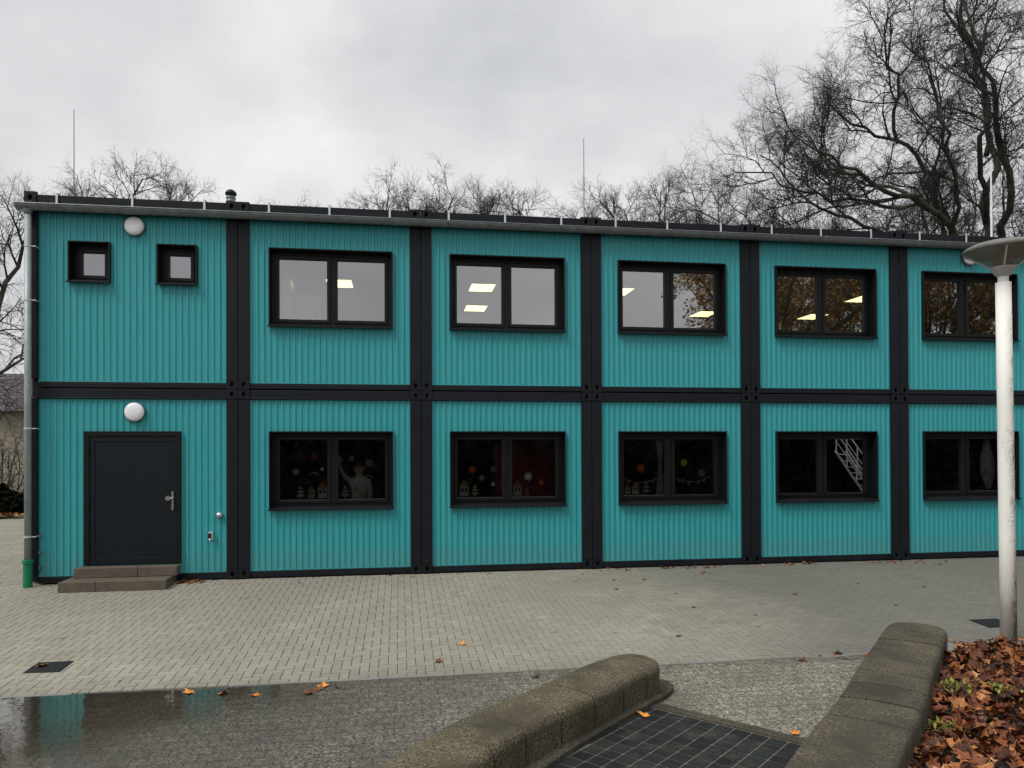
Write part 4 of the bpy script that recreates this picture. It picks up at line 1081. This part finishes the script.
b = blob((hx, hy+.015, hz+.055), (.085,.098,.075), 20, 12); PT.part(b, 'hair', mat('grey_hair', (.06,.05,.045), .8), smooth=True)
b = blob((hx, hy-.105, hz-.012), (.014,.018,.024)); PT.part(b, 'nose', skinm, smooth=True)
for sx in (-1, 1):
    b = blob((hx+sx*.079, hy-.005, hz-.01), (.010,.018,.028)); PT.part(b, 'ear', skinm, smooth=True)
    b = blob((hx+sx*.030, hy-.088, hz+.012), (.012,.010,.008)); PT.part(b, 'eye', M['dark'], smooth=True)
b = blob((hx, hy-.088, hz-.052), (.024,.010,.006)); PT.part(b, 'mouth', mat('lips', (.3,.1,.09), .6), smooth=True)
b = MB()
for sx in (-1, 1): b.tube([(hx+sx*.033+.026*math.cos(2*math.pi*k/14), hy-.108, hz+.012+.019*math.sin(2*math.pi*k/14)) for k in range(15)], .0028, 5, cap=False)
b.tube([(hx-.008,hy-.108,hz+.014),(hx+.008,hy-.108,hz+.014)], .0025, 5)
for sx in (-1, 1): b.tube([(hx+sx*.059,hy-.106,hz+.014),(hx+sx*.082,hy-.0,hz+.012)], .0025, 5)
PT.part(b, 'glasses', M['dark'])

# ------------------------------------------------------------------ trees
def grow(tw, lim, p, d, length, r, lev, rr, P):
    """crooked tapered branch with side shoots; thick levels go to the trunk mesh, thin ones to the crown mesh"""
    n = max(3, int(length/P['seg'][lev])); seg = length/n; pts = [p.copy()]; rad = [r]; dirs = [d.copy()]
    wob = P['wob'][lev]
    for i in range(n):
        d = d + Vector((rr.gauss(0,wob), rr.gauss(0,wob), rr.gauss(0,wob))) + Vector((0,0,P['up'][lev]))
        d.normalize(); p = p + d*seg; pts.append(p.copy()); dirs.append(d.copy()); rad.append(r*(1 - (i+1)/n*(1-P['end'][lev])))
    sides = 8 if lev == 0 else (6 if lev == 1 else (4 if lev == 2 else 3))
    (lim if lev <= 1 else tw).tube(pts, rad, sides, cap=False)
    shoots(tw, lim, pts, rad, dirs, length, lev, rr, P)
    return pts
def shoots(tw, lim, pts, rad, dirs, length, lev, rr, P):
    if lev+1 >= len(P['seg']): return
    k = P['n'][lev]; n = len(pts)-1
    for j in range(k):
        t = P['from'][lev] + (1-P['from'][lev])*(j+rr.random())/k; f = t*n; i = min(n-1, int(f)); q = pts[i].lerp(pts[i+1], f-i)
        ax = dirs[i].cross(Vector((rr.gauss(0,1), rr.gauss(0,1), rr.gauss(0,1))))
        if ax.length < 1e-3: continue
        dd = (Matrix.Rotation(rr.uniform(*P['ang']), 3, ax.normalized()) @ dirs[i]).normalized()
        if P.get('flat'): dd.y *= P['flat']; dd.normalize()
        ln = P['len'][lev+1]*rr.uniform(.6, 1.25)*(1 - .35*t)
        rc = min(rad[i]*.7, P['rad'][lev+1]*rr.uniform(.7,1.2))
        grow(tw, lim, q, dd, ln, rc, lev+1, rr, P)
PP = dict(seg=[.9,.6,.35,.22,.16], wob=[.12,.22,.26,.30,.32], up=[.02,.03,.02,.01,.0], end=[.35,.3,.3,.4,.5], n=[0,9,8,5,0],
          **{'from':[.2,.12,.12,.1,0]}, ang=(.5,1.25), len=[8,3.5,1.9,1.0,.42], rad=[.3,.055,.024,.013,.008], flat=.8)
def hero(limbs, name, loc, label, cat, seed, P, crown_name='crown', group=None, leaves=0):
    rr = random.Random(seed); tw = MB(); lim = MB(); t = T(name, loc, label, cat, group)
    for pts, r0, r1, k in limbs:
        S = resample(smooth_path(pts, 8), .7); n = len(S)
        for i in range(1, n-1): S[i] = S[i] + Vector((rr.gauss(0,.10), rr.gauss(0,.14), rr.gauss(0,.10)))
        rad = [r0 + (r1-r0)*i/(n-1) for i in range(n)]; dirs = [(S[min(i+1,n-1)]-S[max(i-1,0)]).normalized() for i in range(n)]
        lim.tube(S, rad, 9, cap=True)
        if k:
            Q = dict(P); Q['n'] = [k] + P['n'][1:]; Q['from'] = [.22] + P['from'][1:]
            shoots(tw, lim, S, rad, dirs, 0, 0, rr, Q)
    t.part(lim, 'trunk', M['bark'], smooth=True); c = t.part(tw, crown_name, M['twig'])
    print(name, 'twig faces', len(tw.f))
    return t, tw, lim
YT = 16.
L3 = lambda *pts: [(x, YT+dy, z) for x, z, dy in pts]
big = [
 (L3((31.9,-.2,0),(31.9,3,0),(31.8,6,0),(31.7,8.6,0)), .58, .44, 0),
 (L3((31.7,8.4,0),(31.3,11.2,.3),(31.7,13.4,.8),(32.3,15.0,1),(31.7,16.8,1),(31.9,19,1.2),(31.2,20.7,1.2),(30.7,22.4,1.2),(30.8,24.5,1)), .21, .04, 8),
 (L3((31.2,8.3,0),(29.6,10.2,-.4),(28.6,11.4,-.7),(27.0,12.3,-1),(24.9,12.9,-1.2),(23.2,13.7,-1.4),(22.0,14.1,-1.5),(21.0,14.6,-1.6)), .19, .025, 13),
 (L3((31.5,8.9,0),(30.9,11.2,1.5),(30.7,13.0,2),(29.5,15.4,2.2),(28.4,16.2,2.2),(27.0,16.6,2.4),(25.6,17.6,2.4),(24.8,18.4,2.2)), .18, .028, 13),
 (L3((31.7,8.8,0),(29.9,10.6,2.6),(28.2,12.4,3.4),(26.4,13.4,4.0),(24.6,14.4,4.2),(22.8,16.2,4.4)), .15, .025, 12),
 (L3((31.6,9.2,0),(30.4,12.2,-1.8),(29.3,14.4,-2.6),(28.5,16.8,-3.0),(27.0,18.6,-3.0),(26.4,20.2,-3.2)), .18, .03, 11),
 (L3((29.0,11.0,-.5),(27.6,12.9,-2.4),(26.2,14.6,-3.2),(25.3,16.6,-3.6),(24.3,17.4,-3.6)), .10, .025, 9),
 (L3((27.0,12.3,-1),(25.6,13.9,.4),(24.2,14.7,1.2),(23.3,16.3,1.6)), .085, .025, 8),
 (L3((28.4,16.2,2.2),(27.7,18.2,1.2),(27.0,19.4,.6),(26.6,20.8,.4)), .09, .025, 8),
 (L3((27.0,12.3,-1),(25.0,12.4,-.2),(23.0,12.9,.3),(21.2,13.6,.5),(19.6,14.0,.8)), .08, .02, 9),
 (L3((29.6,10.2,-.4),(27.4,10.7,1.5),(25.2,11.0,2.6),(22.8,11.5,3.0),(20.4,12.4,3.2),(18.5,13.0,3.2)), .11, .022, 13),
 (L3((31.9,9.0,0),(32.7,11.4,-1.2),(33.8,14.0,-2),(33.5,17.0,-2),(34.6,20.4,-2)), .20, .05, 7),
 (L3((31.9,8.4,0),(33.8,10.6,1),(35.8,12.8,1.5),(38.0,14.6,1.5)), .22, .05, 8),
 (L3((31.4,12.2,.5),(30.2,14.6,-.6),(29.9,17.2,-1.2),(28.9,19.4,-1.6),(28.5,21.8,-1.6)), .13, .03, 8),
 (L3((31.9,15.4,1),(33.0,17.8,2),(32.9,20.6,2.6),(34.0,23.6,2.6)), .12, .04, 6),
]
hero(big, 'plane_tree', (31.9, YT, 0), 'huge bare plane tree with crooked limbs at the right behind the building', 'tree', 5, PP)
PG = dict(PP); PG['n'] = [0,8,6,4,0]; PG['rad'] = [.3,.045,.024,.015,.010]; PG['flat'] = 1; PG['wob'] = [.1,.16,.2,.24,.28]; PG['up'] = [.03,.06,.04,.02,.01]; PG['ang'] = (.45,1.1)
def generic(seed, h, spread, sc=1.0):
    """limb list of a free-standing round-crowned tree of height h, base at the origin"""
    rr = random.Random(seed); out = [([(0,0,-.2),(.05*h*.1,0,h*.2),(rr.gauss(0,.2),rr.gauss(0,.2),h*.40)], .028*h, .02*h, 0)]
    top = Vector(out[0][0][-1]); n = 12
    for k in range(n):
        a = 2.4*k + rr.gauss(0,.3); q = math.sqrt((k+.4)/n); s = spread*q*rr.uniform(.85,1.1); hh = h*(.96 - .22*q*q)*rr.uniform(.95,1.02)
        p = [tuple(top - Vector((0,0,h*.10*rr.random())))]
        for t in (.3,.6,.85,1): p.append((top.x+math.cos(a)*s*(t**.8)+rr.gauss(0,.2), top.y+math.sin(a)*s*(t**.8)+rr.gauss(0,.2), top.z+(hh-top.z)*(t**1.0)))
        out.append((p, .008*h, .0014*h, 9))
    return out
def gtree(seed, x, y, h, spread, name, label, group, P=PG, barkm='bark_far'):
    rr = random.Random(seed); tw = MB(); lim = MB()
    for pts, r0, r1, k in generic(seed, h*.92, spread):
        S = resample(smooth_path([Vector(p) for p in pts], 6), .8); n = len(S); rad = [r0+(r1-r0)*i/(n-1) for i in range(n)]
        dirs = [(S[min(i+1,n-1)]-S[max(i-1,0)]).normalized() for i in range(n)]; lim.tube(S, rad, 7, cap=False)
        if k:
            Q = dict(P); Q['n'] = [k]+P['n'][1:]; Q['from'] = [.25]+P['from'][1:]; Q['len'] = [v*h/26 for v in P['len']]; shoots(tw, lim, S, rad, dirs, 0, 0, rr, Q)
    o = empty(name, (x,y,0), label, 'tree', group)
    lim.build('trunk', M[barkm], o, smooth=True); tw.build('crown', M[barkm], o)
    return o
def place(src, x, y, rz, s, label, group):
    c = copy_tree(src); c.location = (x, y, 0); c.rotation_euler = (0,0,rz); c.scale = (s,s,s); c['label'] = label; c['group'] = group; return c
G1 = 'bare trees showing above the roof line'
gA = gtree(21, 20.4, 30, 20.3, 4.4, 'bare_tree', 'bare tree above the roof right of the middle lightning rod, taller of the two there', G1)
gB = gtree(22, 8.0, 34, 21.0, 4.6, 'bare_tree', 'bare tree top above the second wide upper window', G1)
gC = gtree(23, -5.0, 20, 15.3, 4.0, 'bare_tree', 'bare tree with many upright twigs rising right of the left lightning rod', G1)
place(gB, 24.6, 33, 1.1, .97, 'bare tree above the roof just left of the huge plane tree', G1)
place(gA, 17.6, 33, 2.2, .95, 'small rounded bare treetop just right of the middle lightning rod', G1)
place(gA, 12.4, 34, .7, 1.02, 'bare treetop just left of the middle lightning rod', G1)
place(gA, 5.4, 34, 4.0, .99, 'bare treetop above the seam right of the first wide window', G1)
place(gC, -1.9, 40, 2.1, 1.38, 'very faint low bare treetop right of the roof vent', G1)
place(gB, 26.6, 27, 3.0, .86, 'bare tree tangled behind the left limbs of the huge plane tree', G1)
place(gA, 38.0, 27, .4, 1.05, 'bare tree behind the huge plane tree at the right photo edge', G1)
# left edge
YT = 12.
left = [
 (L3((-9.0,-.2,0),(-8.9,2,0),(-8.5,3.6,0)), .34, .28, 0),
 (L3((-8.5,3.6,0),(-7.6,5.2,0),(-7.4,5.8,0),(-8.0,7.2,.2),(-8.3,8.4,.3),(-8.0,9.4,.4)), .17, .035, 8),
 (L3((-8.6,3.4,0),(-7.9,4.9,-.2),(-6.9,4.3,-.3),(-6.3,4.3,-.3),(-5.6,5.0,-.3)), .12, .03, 6),
 (L3((-8.1,4.4,0),(-7.0,6.2,.5),(-6.6,7.6,.8),(-6.2,8.7,1),(-5.8,9.6,1)), .12, .03, 9),
 (L3((-8.5,3.6,0),(-9.6,5.6,-.5),(-9.8,7.6,-.6),(-9.2,9.2,-.6)), .14, .03, 7),
]
PL_ = dict(PP); PL_['len'] = [8,2.0,1.2,.7,.3]; PL_['rad'] = [.3,.04,.018,.010,.006]; PL_['n'] = [0,7,6,4,0]
hero(left, 'bare_tree', (-9.0, 12, 0), 'dark bare tree at the left photo edge beside the downpipe', 'tree', 9, PL_, group=G1)
# shrub behind the downpipe
def shrub(x, y, h, n, seed, label):
    rr = random.Random(seed); tw = MB(); P = dict(PG); P['len'] = [h,1.0,.6,.35,.2]; P['rad'] = [.03,.016,.010,.007,.005]; P['n'] = [7,5,4,0,0]; P['seg'] = [.25,.2,.15,.12]
    lim = MB()
    for k in range(n):
        a = rr.uniform(0, 6.28); d = Vector((math.cos(a)*.4, math.sin(a)*.4, 1)).normalized()
        grow(tw, lim, Vector((rr.gauss(0,.3), rr.gauss(0,.2), 0)), d, h*rr.uniform(.7,1), .028, 0, rr, P)
    o = empty('bare_shrub', (x,y,0), label, 'shrub'); lim.build('stems', M['bark'], o); tw.build('twigs', M['twig'], o)
shrub(-8.1, 15.6, 3.6, 10, 4, 'bare many-stemmed shrub just left of the downpipe in front of the tiled house')
# evergreen clump low at the left
def leafmass(name, loc, size, n, leaf, seed, m_, label, cat, par=None):
    rr = random.Random(seed); b = MB()
    for _ in range(n):
        while True:
            q = Vector((rr.uniform(-1,1), rr.uniform(-1,1), rr.uniform(0,1)))
            if q.x**2+q.y**2+q.z**2 < 1+.15*math.sin(q.x*9): break
        p = Vector((loc[0]+q.x*size[0], loc[1]+q.y*size[1], loc[2]+q.z*size[2])); s = leaf*rr.uniform(.6,1.3)
        u = Vector((rr.gauss(0,1), rr.gauss(0,1), rr.gauss(0,1))).normalized(); v = u.orthogonal().normalized()
        b.poly([p-u*s, p+v*s*.6, p+u*s, p-v*s*.6], rr.random())
    return tag(b.build(name, m_, origin=loc, color=True), label, cat)
leafmass('evergreen_bush', (-8.2,15.0,0), (1.4,.8,1.05), 2600, .09, 3, M['hedge'], 'low dark evergreen bush at the foot of the bare shrub', 'bush')
# leaf litter on the lawn
b = MB(); rr = random.Random(31)
for _ in range(1800):
    x = rr.uniform(-13,-5.6); y = rr.uniform(13.0,20); add_leaf(b, x, y, .06, rr.uniform(.07,.13), rr, min(1,max(0,rr.gauss(.55,.25))), .5, .3)
tag(b.build('lawn_leaves', M['leaf'], color=True), 'orange-brown leaves strewn over the lawn at the far left', 'leaf litter', kind='stuff')
# far house with a big tiled roof
def tiles():
    m, nt, N, L, B = newmat('dark_roof_tiles'); tc = N.new('ShaderNodeTexCoord')
    br = N.new('ShaderNodeTexBrick'); L.new(tc.outputs['Object'], br.inputs['Vector']); mp = N.new('ShaderNodeMapping'); L.new(tc.outputs['Object'], mp.inputs[0])
    cb = N.new('ShaderNodeSeparateXYZ'); L.new(tc.outputs['Object'], cb.inputs[0]); c2 = N.new('ShaderNodeCombineXYZ'); L.new(cb.outputs[0], c2.inputs[0]); L.new(cb.outputs[2], c2.inputs[1]); L.new(c2.outputs[0], br.inputs['Vector'])
    br.inputs['Scale'].default_value = 1; br.inputs['Brick Width'].default_value = .3; br.inputs['Row Height'].default_value = .2; br.inputs['Mortar Size'].default_value = .02
    br.inputs['Color1'].default_value = (.055,.050,.050,1); br.inputs['Color2'].default_value = (.085,.078,.076,1); br.inputs['Mortar'].default_value = (.02,.02,.02,1)
    L.new(br.outputs['Color'], B.inputs['Base Color']); B.inputs['Roughness'].default_value = .8; return m
H = T('tiled_house', (-18,30,0), 'beige house with a dark tiled roof far behind at the left edge', 'house')
b = MB(); b.box(-26,-9,30,38,0,4.4); H.part(b, 'wall', mat('beige_render', (.33,.29,.23), .9, 0, .1, 1))
b = MB(); b.mesh([(-26.6,29.4,4.3),(-8.4,29.4,4.3),(-9.6,33,6.6),(-25.4,33,6.6),(-26.6,38.6,4.3),(-8.4,38.6,4.3),(-9.6,35,6.6),(-25.4,35,6.6)], [(0,1,2,3),(1,5,6,2),(5,4,7,6),(4,0,3,7),(3,2,6,7),(0,4,5,1)]); H.part(b, 'roof', tiles())
for x in (-24,-20,-11.5):
    b = MB(); b.box(x,x+1.3,29.96,30.05,1.2,2.6); wi = H.part(b, 'window', M['anthracite2']); b = MB(); b.box(x+.1,x+1.2,29.94,29.958,1.3,2.5); H.part(b, 'pane', M['dark'], wi)

# ------------------------------------------------------------------ behind the viewer (seen in the panes): an added hedge, steps and trees
b = MB(); rr = random.Random(77)
for i in range(26000):
    x = rr.uniform(-30, 60); z = rr.uniform(-.2, 1)**1.0
    top = 3.5+.35*math.sin(x*.6)+.2*math.sin(x*1.7); f = rr.random(); y = -19.2 - rr.random()*1.6; zz = -.3+(top+.3)*f
    s = rr.uniform(.12,.26); u = Vector((rr.gauss(0,1), rr.gauss(0,1), rr.gauss(0,1))).normalized(); v = u.orthogonal().normalized(); p = Vector((x,y,zz))
    b.poly([p-u*s, p+v*s*.7, p+u*s, p-v*s*.7], rr.random())
hd = T('added_hedge', (15,-20,-.26), 'added tall dark hedge behind the viewer that darkens reflections in the lower windows', 'hedge')  # unseen hedge added so the lower panes mirror something dark
hd.part(b, 'foliage', M['hedge'], color=True)
b = MB(); b.box(-30,60,-20.3,-19.9,-.26,3.2); hd.part(b, 'dark_fill', M['twig'])  # solid dark fill closing the gaps in the added hedge
st = T('steel_staircase', (25.6,-17,-.26), 'galvanised steel steps with sloping handrails mirrored in the fourth wide lower window', 'staircase')
b = MB()
for yy in (-17.4, -16.6): b.tube([(24.9,yy,2.0),(26.6,yy,-.2)], .05, 6)
st.part(b, 'stringer', M['galvpale'])
for k in range(8):
    b = MB(); b.box(24.95+k*.21, 25.2+k*.21, -17.38, -16.62, 1.86-k*.275, 1.89-k*.275); st.part(b, 'tread', M['galvpale'])
b = MB()
for yy in (-17.42, -16.58):
    b.tube([(24.9,yy,2.95),(26.6,yy,.75)], .035, 6); b.tube([(24.9,yy,2.5),(26.6,yy,.3)], .022, 6)
    for k in range(4): b.tube([(24.95+k*.52,yy,2.88-k*.67),(24.95+k*.52,yy,1.9-k*.67)], .025, 6)
    b.tube([(26.5,yy,3.0),(26.5,yy,-.2)], .03, 6)
b.tube([(24.9,-17.42,2.6),(26.5,-17.42,2.6)], .03, 6); b.tube([(24.9,-17.42,2.95),(26.5,-17.42,2.95)], .03, 6)
st.part(b, 'handrail', M['galvpale'])
YT = 0.
def backtree(seed, x, y, h, spread, label, nl):
    o = gtree(seed, x, y, h, spread, 'autumn_tree', label, 'trees behind the viewer mirrored in the windows', PG, 'bark')
    rr = random.Random(seed); b = MB(); cr = [c for c in o.children if c.name.startswith('crown')][0]; vs = cr.data.vertices; n = len(vs)
    for _ in range(nl):
        p = vs[rr.randrange(n)].co + Vector((rr.gauss(0,.2), rr.gauss(0,.2), rr.gauss(0,.2))); s = rr.uniform(.06,.16)
        u = Vector((rr.gauss(0,1), rr.gauss(0,1), rr.gauss(0,1))).normalized(); v = u.orthogonal().normalized(); b.poly([p-u*s, p+v*s*.7, p+u*s, p-v*s*.7], rr.random())
    b.build('leaves', M['brownleaf'], o, color=True); return o
bt1 = backtree(41, 31, -34, 20, 8.5, 'bare tree with a few brown leaves mirrored in the third wide upper window', 7000)
c = place(bt1, 44, -36, 2, 1.05, 'brown autumn tree mirrored in the fourth wide upper window', 'trees behind the viewer mirrored in the windows')
c = place(bt1, 57, -35, 4, 1.1, 'brown autumn tree mirrored in the upper window beside the lamp post', 'trees behind the viewer mirrored in the windows')
c = place(bt1, 37.5, -42, 5.2, 1.1, 'autumn tree standing between two others behind the viewer', 'trees behind the viewer mirrored in the windows')
c = place(bt1, 50, -43, .6, 1.2, 'rearmost autumn tree behind the viewer', 'trees behind the viewer mirrored in the windows')
